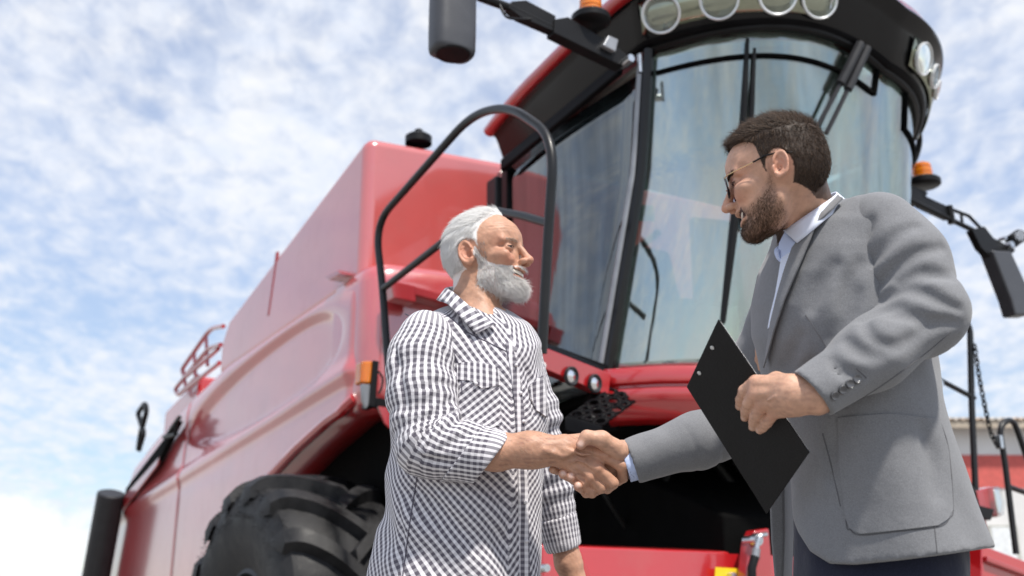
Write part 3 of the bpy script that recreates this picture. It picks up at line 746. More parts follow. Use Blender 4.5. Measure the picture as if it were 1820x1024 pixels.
# ---- amber side marker on its bracket
AS = 2.0
MB().slab(PL([(642, 642), (664, 641), (660, 682), (640, 680)], 1, AS - .03), (0, .09, 0)).build('side_marker_lamp', M['amber'], HV, bevel=.012)
MB().slab(PL([(664, 640), (674, 642), (668, 724), (657, 722)], 1, AS - .05), (0, .12, 0)).build('marker_bracket', M['black'], HV, bevel=.005)
MB().slab(PL([(643, 682), (660, 684), (658, 712), (652, 726), (645, 712)], 1, AS - .03), (0, .03, 0)).build('marker_plate', M['grey'], HV, bevel=.003)
MB().tube(curve(PL([(672, 660), (680, 672), (678, 690), (672, 700)], 1, AS - .05), 4), .006, 6).build('marker_cable', M['black'], HV)
MB().slab(PL([(672, 722), (700, 726), (694, 762), (684, 752)], 1, AS), (0, .02, 0)).build('reflector_flag', M['red'], HV, bevel=.003)
MB().slab(PL([(660, 705), (720, 716), (720, 732), (660, 722)], 1, AS + .03), (0, .04, 0)).build('marker_arm', M['black'], HV)

# ---- right-hand platform rails, chain, lamp
PR = .60
K = lambda x, y, r=PR: U(x, y, 1, r)
pr = MB()
pr.tube(fillet([K(1690, 560), K(1724, 574), K(1727, 720), K(1735, 900)], .1, 6), .019, 12)
pr.tube([K(1656, 560), K(1660, 640), K(1668, 760)], .019, 12)
pr.tube([K(1664, 672), K(1732, 708)], .015, 10)
pr.tube([K(1718, 858), K(1734, 882)], .019, 10)
pr.tube(fillet([K(1806, 985), K(1786, 820), K(1775, 757), K(1800, 742), K(1838, 850)], .09, 7), .018, 12)
pr.tube([K(1790, 864), K(1850, 886)], .016, 10)
pr.build('platform_rail', M['tubeblack'], HV, smooth=60)
cj = MB(); q = K(1665, 683); cj.lathe(q, (0, 1, 0), [(-.03, 0), (-.03, .025), (.03, .025), (.03, 0)], 12); cj.build('rail_clamp', M['steel'], HV); cj = MB(); q = K(1776, 786); cj.box(tuple(q + V3(-.014, -.02, -.04)), tuple(q + V3(.014, .02, .04))); cj.build('rail_clamp', M['steel'], HV, bevel=.003)
cn = MB()
cpts = curve([K(1732, 612, PR - .03), K(1740, 668, PR - .03), K(1752, 730, PR - .03), K(1762, 772, PR - .03), K(1774, 794, PR - .03)], 40)
acc = [0]
for a, b in zip(cpts, cpts[1:]): acc.append(acc[-1] + (b - a).length)
nl = int(acc[-1] / .030)
for k in range(nl):
    s0 = (k + .5) * acc[-1] / nl
    i = min(max(np.searchsorted(acc, s0), 1), len(cpts) - 2); c = cpts[i]; t = (cpts[i + 1] - cpts[i - 1]).normalized()
    sd_ = V3(0, 1, 0) if k % 2 else t.cross(V3(0, 1, 0)).normalized()
    cn.tube([c + t * (.021 * math.cos(a)) + sd_ * (.0115 * math.sin(a)) for a in np.linspace(0, 2 * math.pi, 15)], .0048, 6, cap=False)
cn.build('chain', M['black'], HV, smooth=180)
rl = MB(); rl.slab(PL([(1735, 872), (1766, 864), (1775, 918), (1742, 906)], 1, PR - .02), (0, .08, 0)); rl.build('lamp_bracket', M['red_deep'], HV, bevel=.008)
MB().slab(PL([(1766, 866), (1780, 864), (1788, 892), (1786, 916), (1774, 920)], 1, PR - .06), (0, .10, 0)).build('front_lamp', M['lens'], HV, bevel=.015)
MB().slab(PL([(1767, 870), (1776, 868), (1783, 893), (1781, 912), (1775, 915)], 1, PR - .03), (0, .05, 0)).build('lamp_reflector', M['chrome'], HV, bevel=.01)
MB().slab(PL([(1730, 895), (1768, 905), (1762, 925), (1738, 920)], 1, PR - .05), (0, .12, 0)).build('platform_step', M['black'], HV, bevel=.006)
MB().slab(PL([(1742, 920), (1752, 922), (1757, 955), (1745, 955)], 1, PR), (0, .05, 0)).build('lamp_post', M['red_deep'], HV)
MB().slab(PL([(1745, 968), (1830, 1000), (1830, 1040), (1745, 1040)], 1, .36), (0, .2, 0)).build('beam_end_plate', M['red'], HV, bevel=.01)
MB().slab(PL([(1755, 988), (1830, 1018), (1830, 1026), (1755, 998)], 1, .33), (0, .03, 0)).build('beam_end_flange', M['red_deep'], HV, bevel=.006)

# ================================================================ shed on the right
def shed():
    b = empty('farm_shed', (14.0, 27.0, 0))
    tag(b, 'pale grey shed with a red band and a rusty corrugated eave behind the rails', 'shed')
    D = 27.0
    def z_at(y): 
        d = ray(1750, y); return (CAM + d * (D / d.y)).z
    ze, zr0, zr1 = z_at(752), z_at(809), z_at(868)
    def wallmat():
        t = NT('shed_plaster'); v = t.obj(); n = t.noise(.8, 6, .6, v)
        t.set(Base_Color=t.mix(t.rng(n, .35, .7), (.62, .61, .60), (.74, .73, .72)), Roughness=.85); return t.m
    wm = wallmat(); rm = simple('shed_red_band', (.52, .10, .085), .7)
    MB().box((-6, 0, 0), (26, 9, ze)).build('wall', wm, b)
    MB().box((-6.02, -.03, zr1), (26.02, 0, zr0)).build('painted_band', rm, b)
    t = NT('rusty_sheet'); v = t.obj(); n = t.noise(1.3, 6, .65, v)
    t.set(Base_Color=t.mix(t.rng(n, .45, .65), (.52, .50, .46), (.36, .20, .08)), Roughness=.6, Metallic=.2)
    rf = MB(); rows = []
    xs = np.arange(-6.6, 26.6, .035)
    for y, z in ((-.55, ze + .02), (9.4, ze + 1.6)):
        rows.append([(x, y, z + .03 * math.sin(x * 2 * math.pi / .18)) for x in xs])
    rf.grid(rows); rf.build('roof', t.m, b, smooth=60, solid=.02)
    MB().box((-6.5, -.5, ze - .20), (26.5, -.42, ze - .03)).build('fascia_board', simple('weathered_fascia', (.40, .34, .27), .8, var=.4, scale=3), b)
    x0 = (CAM + ray(1756, 950) * (D / ray(1756, 950).y)).x - 14.0; x1 = (CAM + ray(1808, 950) * (D / ray(1808, 950).y)).x - 14.0
    for k in range(3):
        o = k * 3.0
        f = MB(); za, zb = z_at(1010), z_at(934)
        f.slab([V3(x0 + o, 0, za), V3(x1 + o, 0, za), V3(x1 + o, 0, zb), V3(x0 + o, 0, zb)], (0, -.05, 0)); w_ = f.build('window', simple('window_frame_paint', (.42, .42, .38), .6), b)
        MB().slab([V3(x0 + o + .07, -.056, za + .07), V3(x1 + o - .1, -.056, za + .07), V3(x1 + o - .1, -.056, zb - .05), V3(x0 + o + .07, -.056, zb - .05)], (0, .004, 0)).build('pane', simple('window_pane', (.70, .72, .73), .12), w_)
shed()
# ================================================================ signed-distance modelling for the two men (camera-aligned metres: x right, y up, z away)
A_ = np.array
def C3(px, py, d): return A_([(px - 910) / FPX * d, (512 - py) / FPX * d, d], float)
def PXR(r, d): return r * d / FPX
CAMR = A_([list(RT), list(UP), list(FWD)], float); CAM0 = A_(list(CAM), float)
def to_world(v): return CAM0 + np.asarray(v) @ CAMR
def smin(a, b, k):
    h = np.clip(.5 + .5 * (b - a) / k, 0, 1)
    return b * (1 - h) + a * h - k * h * (1 - h)
def smax(a, b, k): return -smin(-a, -b, k)
def ln(v): return np.sqrt((v * v).sum(-1))
def cone(P, a, b, ra, rb):                                      # tapered limb
    a = A_(a, float); b = A_(b, float); ab = b - a
    t = np.clip(((P - a) @ ab) / (ab @ ab), 0, 1)
    return ln(P - a - t[:, None] * ab) - (ra + (rb - ra) * t)
def ell(P, c, r):                                               # axis-aligned ellipsoid
    q = (P - A_(c, float)) / A_(r, float); k0 = ln(q); k1 = ln(q / A_(r, float))
    return k0 * (k0 - 1) / np.maximum(k1, 1e-9)
def chain(P, pts, rs, k=.006):
    d = cone(P, pts[0], pts[1], rs[0], rs[1])
    for i in range(1, len(pts) - 1): d = smin(d, cone(P, pts[i], pts[i + 1], rs[i], rs[i + 1]), k)
    return d
def estack(P, lv):                                              # body of stacked ellipses; lv rows: px, py, d, half width, half depth (metres)
    L = sorted([(*C3(a, b, c), e, f) for a, b, c, e, f in lv], key=lambda t: t[1])
    ys = [l[1] for l in L]; g = lambda i: np.interp(P[:, 1], ys, [l[i] for l in L])
    a, b = g(3), g(4)
    dx, dz = (P[:, 0] - g(0)) / a, (P[:, 2] - g(2)) / b
    d = (np.sqrt(dx * dx + dz * dz) - 1) * np.minimum(a, b)
    return smax(smax(d, P[:, 1] - ys[-1], .03), ys[0] - P[:, 1], .01), np.arctan2(dx, -dz)
_rg = np.random.default_rng(7)
_K = _rg.normal(size=(10, 3)); _PH = _rg.uniform(0, 6.28, 10)
def wob(P, s, sq=(1, 1, 1)):                                    # smooth pseudo-noise, about -1..1
    Q = P * (A_(sq, float) / s); o = 0
    for k, p in zip(_K, _PH): o = o + np.sin(Q @ k * 2.2 + p)
    return o / 4.0
def mesh_sdf(f, lo, hi, h, chunk=400000):
    lo = A_(lo, float); n = np.ceil((A_(hi, float) - lo) / (8 * h)).astype(int)
    bi = np.stack(np.meshgrid(*[np.arange(k) for k in n], indexing='ij'), -1).reshape(-1, 3)
    c = lo + (bi + .5) * 8 * h
    d = np.concatenate([f(c[i:i + chunk]) for i in range(0, len(c), chunk)])
    bi = bi[np.abs(d) < 8 * h * 1.05 + .008]
    g9 = np.stack(np.meshgrid(*[np.arange(9)] * 3, indexing='ij'), -1).reshape(-1, 3)
    V = np.empty((len(bi), 729), np.float32); step = max(1, chunk // 729)
    for i in range(0, len(bi), step):
        p = lo + (bi[i:i + step, None] * 8 + g9[None]) * h
        V[i:i + step] = f(p.reshape(-1, 3)).reshape(-1, 729)
    V = V.reshape(-1, 9, 9, 9); neg = V < 0
    cnt = sum(neg[:, a:a + 8, b:b + 8, c_:c_ + 8].astype(np.int8) for a in (0, 1) for b in (0, 1) for c_ in (0, 1))
    act = (cnt > 0) & (cnt < 8)
    b, i, j, k = np.nonzero(act)
    acc = np.zeros((len(b), 3)); num = np.zeros(len(b))
    cs = [(x, y, z) for x in (0, 1) for y in (0, 1) for z in (0, 1)]
    for p in range(8):
        for ax in range(3):
            o = cs[p]
            if o[ax]: continue
            q = list(o); q[ax] = 1
            v0 = V[b, i + o[0], j + o[1], k + o[2]]; v1 = V[b, i + q[0], j + q[1], k + q[2]]
            m = (v0 < 0) != (v1 < 0); t = np.where(m, v0 / np.where(m, v0 - v1, 1), 0)
            pt = np.tile(A_(o, float), (len(b), 1)); pt[:, ax] += t
            acc[m] += pt[m]; num[m] += 1
    cell = bi[b] * 8 + np.stack([i, j, k], -1)
    verts = lo + (cell + acc / num[:, None]) * h
    big = 1 << 20
    key = (cell[:, 0].astype(np.int64) * big + cell[:, 1]) * big + cell[:, 2]
    order = np.argsort(key); sk_ = key[order]
    quads = []
    for ax in range(3):
        sl0 = [slice(None), slice(0, 8), slice(0, 8), slice(0, 8)]; sl1 = list(sl0); sl1[ax + 1] = slice(1, 9)
        m = neg[tuple(sl0)] != neg[tuple(sl1)]
        b, i, j, k = np.nonzero(m); g = bi[b] * 8 + np.stack([i, j, k], -1)
        flip = neg[tuple(sl0)][b, i, j, k]
        u, v = (ax + 1) % 3, (ax + 2) % 3
        ids = []; ok = np.ones(len(g), bool)
        for du, dv in ((1, 1), (0, 1), (0, 0), (1, 0)):
            cc = g.copy(); cc[:, u] -= du; cc[:, v] -= dv
            kk = (cc[:, 0].astype(np.int64) * big + cc[:, 1]) * big + cc[:, 2]
            w = np.clip(np.searchsorted(sk_, kk), 0, len(sk_) - 1); ok &= (sk_[w] == kk) & (cc.min(1) >= 0); ids.append(order[w])
        q = np.stack(ids, -1)[ok]; fl = flip[ok]
        q[~fl] = q[~fl][:, ::-1]
        quads.append(q)
    return verts, np.concatenate(quads)
def grad(f, P, e=.0015):
    g = np.stack([f(P + e * np.eye(3)[i]) - f(P - e * np.eye(3)[i]) for i in range(3)], -1)
    return g / np.maximum(ln(g), 1e-9)[:, None]
def trace(f, pts, d0, d1, n=90):                                # where sight lines (px, py) first meet a surface
    pts = A_(pts, float); dirs = np.stack([(pts[:, 0] - 910) / FPX, (512 - pts[:, 1]) / FPX, np.ones(len(pts))], -1)
    d = np.full(len(pts), float(d0))
    for _ in range(n): d = np.minimum(d + np.clip(f(dirs * d[:, None]), -.02, .02) * .75, d1)
    return dirs * d[:, None]
def np_mesh(name, verts, faces, mat, parent, attrs=None, smooth=180, origin=None, world=True, solid=0, bevel=0):
    w = to_world(verts) if world else np.asarray(verts)
    o = A_(list(parent_origin(parent)), float) if parent else A_([0, 0, 0.])
    w = w - o
    me = bpy.data.meshes.new(name)
    faces = np.asarray(faces)
    me.vertices.add(len(w)); me.vertices.foreach_set('co', w.astype(np.float32).ravel())
    n = faces.shape[1]
    me.loops.add(faces.size); me.loops.foreach_set('vertex_index', faces.astype(np.int32).ravel())
    me.polygons.add(len(faces)); me.polygons.foreach_set('loop_start', np.arange(0, faces.size, n, dtype=np.int32)); me.polygons.foreach_set('loop_total', np.full(len(faces), n, dtype=np.int32))
    me.update(calc_edges=True); me.validate()
    for a, v in (attrs or {}).items():
        v = np.asarray(v, np.float32)
        if v.ndim == 1: at = me.attributes.new(a, 'FLOAT', 'POINT'); at.data.foreach_set('value', v)
        else: at = me.attributes.new(a, 'FLOAT_VECTOR', 'POINT'); at.data.foreach_set('vector', v.ravel())
    return link_mesh(name, me, mat, parent, smooth=smooth, solid=solid, bevel=bevel)
def parent_origin(p):
    v = Vector((0, 0, 0))
    while p is not None: v = v + p.location; p = p.parent
    return v
def join_np(parts):
    vs, fs, b = [], [], 0
    for v, f in parts: vs.append(v); fs.append(np.asarray(f) + b); b += len(v)
    return np.concatenate(vs), np.concatenate(fs)
def creases(f, polys, d0, d1, n=5):
    out = []
    for pl in polys:
        g = A_([list(c)[:2] for c in curve([Vector((x, y, 0)) for x, y in pl], n)])
        out.append(trace(f, g, d0, d1))
    return out
def carve(d, Q, lines, r, k):                                   # narrow valleys of folded cloth, deepest in the middle of each line
    for g in lines:
        m = len(g); lo, hi = g.min(0) - .06, g.max(0) + .06
        sel = ((Q > lo) & (Q < hi)).all(1)
        if not sel.any(): continue
        q = Q[sel]; e = None
        for i in range(m - 1):
            ra, rb = (r * (.35 + .65 * math.sin(math.pi * (i + t) / (m - 1))) for t in (0, 1))
            c = cone(q, g[i], g[i + 1], ra, rb); e = c if e is None else np.minimum(e, c)
        d = d.copy(); d[sel] = smax(d[sel], -e, k)
    return d
def patch(f, poly_rows, d0, d1, off, n=14, m=14):
    """a curved piece laid on a surface: rows of picture points are resampled to a grid, traced, lifted along the normal"""
    R0 = []
    for r in poly_rows:
        r = A_(r, float); s = np.r_[0, np.cumsum(ln(np.diff(r, axis=0)))]; t = np.linspace(0, s[-1], n)
        R0.append(np.stack([np.interp(t, s, r[:, 0]), np.interp(t, s, r[:, 1])], -1))
    R0 = A_(R0); k = len(R0); tt = np.linspace(0, k - 1, m)
    G = np.stack([np.stack([np.interp(tt, np.arange(k), R0[:, j, a]) for a in (0, 1)], -1) for j in range(n)], 1)   # m x n x 2
    P = trace(f, G.reshape(-1, 2), d0, d1); N = grad(f, P, .004)
    off = np.asarray(off, float)
    P2 = P + N * (off.ravel()[:, None] if off.ndim else off)
    F = [(i * n + j, i * n + j + 1, (i + 1) * n + j + 1, (i + 1) * n + j) for i in range(m - 1) for j in range(n - 1)]
    return P2, A_(F), N, G.reshape(-1, 2)
def slabify(P, F, N, n, m, th):                                 # give a patch a back face and rims
    b = len(P); Q = np.concatenate([P, P - N * th])
    rim = [i for i in range(n)] + [i * n + n - 1 for i in range(1, m)] + [(m - 1) * n + j for j in range(n - 2, -1, -1)] + [i * n for i in range(m - 2, 0, -1)]
    side = [(rim[i], rim[i - 1], rim[i - 1] + b, rim[i] + b) for i in range(len(rim))]
    return Q, np.concatenate([F, F[:, ::-1] + b, A_(side)])
def strip_loft(name, rows, mat, parent, n=8, th=.0025, attrs=None, closed=False):
    """cloth band through rows of (px, py, d) stations"""
    R0 = [A_([list(p) for p in curve([Vector(C3(*q)) for q in r], n)]) for r in rows]
    V = np.concatenate(R0); k = len(R0[0])
    R1 = np.stack(R0); m = len(R0)
    tt = np.linspace(0, m - 1, (m - 1) * 4 + 1)
    G = np.stack([np.stack([np.interp(tt, np.arange(m), R1[:, j, a]) for a in range(3)], -1) for j in range(k)], 1)
    mm = len(tt); V = G.reshape(-1, 3)
    F = A_([(i * k + j, i * k + j + 1, (i + 1) * k + j + 1, (i + 1) * k + j) for i in range(mm - 1) for j in range(k - 1)])
    ij = np.stack(np.meshgrid(np.arange(mm), np.arange(k), indexing='ij'), -1).reshape(-1, 2)
    return V, F, ij
def strands(P, N, D, length, r, rng, seg=3, lift=.35, jitter=.25, curl=0.0):
    """tapered three-sided hairs: roots P, normals N, combing directions D"""
    n = len(P); D = D - N * (D * N).sum(-1, keepdims=True)
    D = D / np.maximum(ln(D), 1e-6)[:, None] + rng.normal(size=(n, 3)) * jitter
    up = N * lift + D; up /= ln(up)[:, None]
    L = (np.asarray(length) * np.ones(n))[:, None] * rng.uniform(.6, 1.15, (n, 1))
    side = np.cross(up, N); side /= np.maximum(ln(side), 1e-6)[:, None]
    fl = D - N * .25; fl /= ln(fl)[:, None]
    vs = []
    for s in range(seg + 1):
        t = s / seg
        c = P + up * L * t * (1 - .35 * t) + fl * L * .35 * t * t + side * (curl * L * np.sin(t * 3))
        rr = r * (1 - .85 * t)
        for a in (0, 2.094, 4.189): vs.append(c + (side * math.cos(a) + N * math.sin(a)) * rr)
    V = np.stack(vs, 1)                                          # n x 3(seg+1) x 3
    base = (np.arange(n) * (3 * (seg + 1)))[:, None]
    F = []
    for s in range(seg):
        for a in range(3):
            F.append(np.concatenate([base + s * 3 + a, base + s * 3 + (a + 1) % 3, base + (s + 1) * 3 + (a + 1) % 3, base + (s + 1) * 3 + a], 1))
    return V.reshape(-1, 3), np.stack(F, 1).reshape(-1, 4), np.repeat(rng.uniform(0, 1, n), 3 * (seg + 1))
def sample_faces(v, q, w, n, rng):                               # random surface points weighted by w (per quad)
    a, b, c = v[q[:, 0]], v[q[:, 1]], v[q[:, 2]]
    ar = ln(np.cross(b - a, c - a)) * w
    i = rng.choice(len(q), n, p=ar / ar.sum()); s, t = rng.uniform(size=(2, n, 1))
    d = v[q[i, 3]]
    return (a[i] * (1 - s) + b[i] * s) * (1 - t) + (d * (1 - s) + c[i] * s) * t

# ---------------------------------------------------------------- a head, in its own metres (x towards the face, y towards the near side, z up)
def head_frame(O, s, base, yaw, pitch, roll):
    F = A_([base, 0, 0.]); Uh = A_([0, 1., 0]); Nn = A_([0, 0, -1.])
    F, Nn = math.cos(yaw) * F + math.sin(yaw) * Nn, -math.sin(yaw) * F + math.cos(yaw) * Nn
    F, Uh = math.cos(pitch) * F + math.sin(pitch) * Uh, -math.sin(pitch) * F + math.cos(pitch) * Uh
    Uh, Nn = math.cos(roll) * Uh - math.sin(roll) * Nn, math.cos(roll) * Nn + math.sin(roll) * Uh
    B = np.stack([F, Nn, Uh])                                     # rows
    O = A_(O, float)
    return dict(O=O, s=s, B=B, to=lambda P: (P - O) @ B.T / s, frm=lambda L: O + (np.asarray(L, float) * s) @ B, vec=lambda L: np.asarray(L, float) @ B)
def head_sdf(L, o):
    """L: local points in metres; o: per-person numbers"""
    p = L * 100.0; y = np.abs(p[:, 1]); p = np.stack([p[:, 0], y, p[:, 2]], -1)
    d = ell(p, (-.5, 0, 3.0), (9.5, 7.4, 8.3))
    d = smin(d, ell(p, (-2.6, 0, 1.6), (7.3, 6.9, 7.0)), 1.0)
    d = smin(d, ell(p, (4.6, 0, 3.4), (4.6, 5.9, 4.6)), 1.2)
    d = smin(d, ell(p, (3.4, 0, -3.6), (5.3, 5.5, 6.6)), 1.6)
    d = smin(d, cone(p, (.4, 3.7, -5.8), (6.6, 1.6, -9.6), 1.35, 1.5), 2.0)
    d = smin(d, ell(p, (7.4, 0, -9.5), (1.7, 2.2, 1.6)), 1.0)
    d = smin(d, cone(p, (8.2, 1.0, 1.9), (6.6, 4.9, 1.7), .75, .8), .9)             # brow
    d = smin(d, ell(p, (5.7, 5.0, -2.0), (2.4, 1.35, 1.4)), 1.1)                     # cheekbone
    d = smax(d, -ell(p, (9.3, 3.1, -.05), (1.75, 1.75, 1.15)), .7)                       # socket
    d = smin(d, ell(p, (6.6, 3.7, -3.0), (1.75, 1.65, 1.4)), 1.0)                      # raised smiling cheek
    lid = ell(p, (7.0, 3.15, -.05), (1.3, 1.5, 1.15))
    d = smin(d, lid, .35)
    d = smax(d, -cone(p, (8.7, 2.35, -.12), (7.6, 4.35, -.05), .34 * o.get('eye', 1), .24 * o.get('eye', 1)), .08)   # eye slit
    nt = o.get('nose', (11.3, -3.1))
    n = cone(p, (8.6, 0, 1.3), (nt[0] - .45, 0, nt[1] + .1), .62, .95)
    n = smin(n, ell(p, (nt[0] - .35, 0, nt[1]), (1.0, 1.05, .92)), .4)
    n = smin(n, ell(p, (nt[0] - 1.5, 1.25, nt[1] - .35), (1.05, .72, .78)), .4)
    d = smin(d, n, .7)
    d = smax(d, -ell(p, (nt[0] - 1.1, .62, nt[1] - 1.15), (.55, .32, .42)), .25)      # nostrils
    d = smin(d, ell(p, (7.6, 0, -5.4), (1.75, 2.9, 1.5)), .8)                          # muzzle
    my = o.get('mouth', -6.35)
    # smiling mouth: the corners rise
    q = p.copy(); q[:, 2] -= .085 * y * y; q[:, 0] += .10 * y * y
    op = .52 * o.get('open', 1)
    lip = smin(ell(q, (8.72, 0, my + op + .15), (.72, 2.9, .40)), ell(q, (8.40, 0, my - op - .16), (.66, 2.5, .44)), .2)
    d = smin(d, lip, .35)
    d = smax(d, -ell(q, (9.4, 0, my + .02), (2.0, 3.0, op)), .12)
    d = smax(d, -cone(p, (8.9, 2.0, -3.9), (7.5, 3.7, -6.2), .16, .18), .60)           # nasolabial fold
    # ear
    es = o.get('ear', 1.0); e = (p - A_([-1.6, 7.15, -.6])) / es; a = -.22
    ex = e[:, 0] * math.cos(a) - e[:, 2] * math.sin(a); ez = e[:, 0] * math.sin(a) + e[:, 2] * math.cos(a)
    ey = e[:, 1] - .28 * np.maximum(-ex, 0) + .05 * ez * 0
    er = np.sqrt((ex / 1.75) ** 2 + ((ez - .1 * ex) / (3.15 - .35 * (ez < 0))) ** 2)
    hel = np.sqrt(((er - .86) * 2.0) ** 2 + (ey - .55) ** 2) - .36
    hel = np.where((ex > .9) & (ez < .4) & (ez > -1.7), hel + .35, hel)
    base_ = np.maximum((er - 1) * 1.7, np.abs(ey - .05) - .32)
    anti = np.sqrt(((er - .52) * 2.0) ** 2 + (ey - .42) ** 2) - .25; anti = np.where(ex > .35, anti + .5, anti)
    lobe = ell(np.stack([ex, ey, ez], -1), (.30, .18, -2.2), (.85, .34, .85))
    trag = ell(np.stack([ex, ey, ez], -1), (1.35, .25, -.6), (.5, .5, .75))
    ear = smin(smin(smin(base_, hel, .15), anti, .15), smin(lobe, trag, .1), .45)
    ear = smax(ear, -ell(np.stack([ex, ey, ez], -1), (.45, .45, -.65), (.75, .55, .95)), .15)
    d = smin(d, ear * es, .25)
    d = d + o.get('wr', 0) * .05 * np.sin(p[:, 2] * 7.5 + .4 * p[:, 1]) * np.exp(-((p[:, 2] - 5.2) / 1.4) ** 2) * (p[:, 0] > 4)           # forehead lines
    fan = np.arctan2(p[:, 2] + .1, p[:, 1] - 2.2)
    d = d + o.get('wr', 0) * .09 * np.sin(fan * 16) * np.exp(-((p[:, 0] - 6.0) / 1.2) ** 2 - ((p[:, 2] + .2) / 1.5) ** 2) * (y > 3.6)      # crow's feet
    return d / 100.0
def tab(x, t): return np.interp(x, [a for a, b in t], [b for a, b in t])

# ---------------------------------------------------------------- skin, cloth and hair materials
def skin_mat(name, base, red, dark_hair):
    t = NT(name); v = t.obj()
    at = lambda n: t.n('ShaderNodeAttribute', attribute_name=n).outputs['Fac']
    n = t.noise(45, 5, .6, v); sp = t.noise(140, 3, .6, v)
    c = t.mix(t.rng(n, .3, .7), [x * .78 for x in base], [min(1, x * 1.12) for x in base])
    c = t.mix(at('flush'), c, red)
    c = t.mix(t.rng(sp, .58, .75, 0, .35), c, [x * .62 for x in base])
    c = t.mix(at('vein_shade'), c, (base[0] * .55, base[1] * .50, base[2] * .55))  # veins, plus wrinkle shade painted into the skin
    c = t.mix(at('stubble'), c, dark_hair)
    c = t.mix(at('nail'), c, (.72, .50, .42)); c = t.mix(at('cavity'), c, (.045, .014, .012))
    t.set(Base_Color=c, Roughness=t.rng(n, .2, .8, .42, .58), Subsurface_Weight=.07, Subsurface_Radius=(.011, .004, .002), Specular_IOR_Level=.4)
    t.p.inputs['Subsurface Scale'].default_value = .6
    t.bump(t.math('ADD', t.noise(260, 4, .7, v), t.math('MULTIPLY', t.noise(70, 5, .65, v), 1.5)), .22, .0022)
    return t.m
def hair_mat(name, a, b, rough=.45):
    t = NT(name); at = t.n('ShaderNodeAttribute', attribute_name='rnd').outputs['Fac']
    t.set(Base_Color=t.mix(at, a, b), Roughness=rough, Specular_IOR_Level=.35)
    if a[0] > .2:                                                 # pale hair lets light through
        tl_ = t.n('ShaderNodeBsdfTranslucent', {0: (1, .98, .95, 1)}).outputs[0]
        mm_ = t.n('ShaderNodeMixShader', {0: .3, 1: t.p.outputs[0], 2: tl_}).outputs[0]; t.t.links.new(mm_, t.out.inputs[0])
    return t.m
def check_mat():
    t = NT('gingham_cotton'); at = t.n('ShaderNodeAttribute', attribute_name='weave').outputs['Vector']
    wv = t.n('ShaderNodeTexNoise', {'Scale': 9.0, 'Detail': 2.0}); t.i(wv, 'Vector', t.obj())
    s = t.n('ShaderNodeSeparateXYZ', {0: at})
    per = .0142
    def stripe(o, ph):
        x = t.math('ADD', o, t.math('MULTIPLY', wv.outputs['Fac'], .006))
        fr_ = t.math('FRACT', t.math('ADD', t.math('DIVIDE', x, per), ph))
        return t.rng(t.math('ABSOLUTE', t.math('SUBTRACT', fr_, .5)), .19, .27)
    a, b = stripe(s.outputs[0], 0.1), stripe(s.outputs[1], .3)
    k = t.math('ADD', t.math('MULTIPLY', a, .76), t.math('MULTIPLY', b, .24))
    c = t.mix(k, (.76, .74, .77), (.062, .054, .08))
    th = t.noise(900, 2, .5, t.obj())
    c = t.mix(t.rng(th, .3, .7, 0, .18), c, (.5, .48, .5))
    t.set(Base_Color=c, Roughness=.85, Specular_IOR_Level=.2, Sheen_Weight=.15)
    t.bump(t.noise(26, 4, .6, t.obj()), .5, .010)
    return t.m
def wool_mat(name, c0, c1):
    t = NT(name); v = t.obj(); n = t.noise(520, 3, .7, v); m_ = t.noise(38, 5, .65, v); w = t.n('ShaderNodeTexNoise', {'Scale': 240.0, 'Detail': 2.0}); t.i(w, 'Vector', t.obj((1, 1, 5)))
    c = t.mix(t.rng(n, .36, .64), c0, c1); c = t.mix(t.rng(m_, .35, .7, 0, .35), c, c1); c = t.mix(t.rng(w.outputs['Fac'], .4, .65, 0, .35), c, c0)
    t.set(Base_Color=c, Roughness=.9, Specular_IOR_Level=.15, Sheen_Weight=.2, Sheen_Roughness=.5)
    t.bump(t.noise(16, 4, .6, v), .22, .012)
    return t.m
M['check'] = check_mat()
M['wool'] = wool_mat('grey_wool', (.150, .153, .163), (.225, .229, .242))
M['navy'] = wool_mat('navy_trouser_cloth', (.010, .012, .026), (.022, .026, .05))
M['denim'] = wool_mat('dark_work_trouser_cloth', (.03, .035, .05), (.06, .07, .10))
M['shirt_shaded'] = simple('shaded_shirt_cotton', (.52, .61, .86), .8, var=.05, bump=.1)  # the shirt cloth with the blue of shade put into its colour
M['shirtwhite'] = simple('white_blue_cotton', (.70, .75, .88), .8, var=.04, bump=.1)  # same shirt cloth, coloured as it looks in sunlight
M['leather'] = simple('black_leather', (.02, .018, .017), .45)
M['teeth'] = simple('tooth_enamel', (.78, .71, .60), .25)
M['eye'] = simple('eye_white', (.55, .50, .46), .15)
M['iris'] = simple('dark_iris', (.03, .02, .015), .1)
M['lash'] = simple('eyelash', (.025, .016, .012), .6)
M['button'] = simple('horn_button', (.06, .06, .065), .25, coat=.5)
M['pearl'] = simple('pearl_snap', (.62, .60, .62), .25, coat=.4)
M['board'] = simple('black_board_vinyl', (.007, .007, .008), .5, var=.2, scale=14, bump=.3, spec=.3)
M['gold'] = simple('gold_wire', (.75, .55, .32), .2, metal=1)
M['lensglass'] = glass('spectacle_lens', (.62, .50, .56), .10, .0, 3)
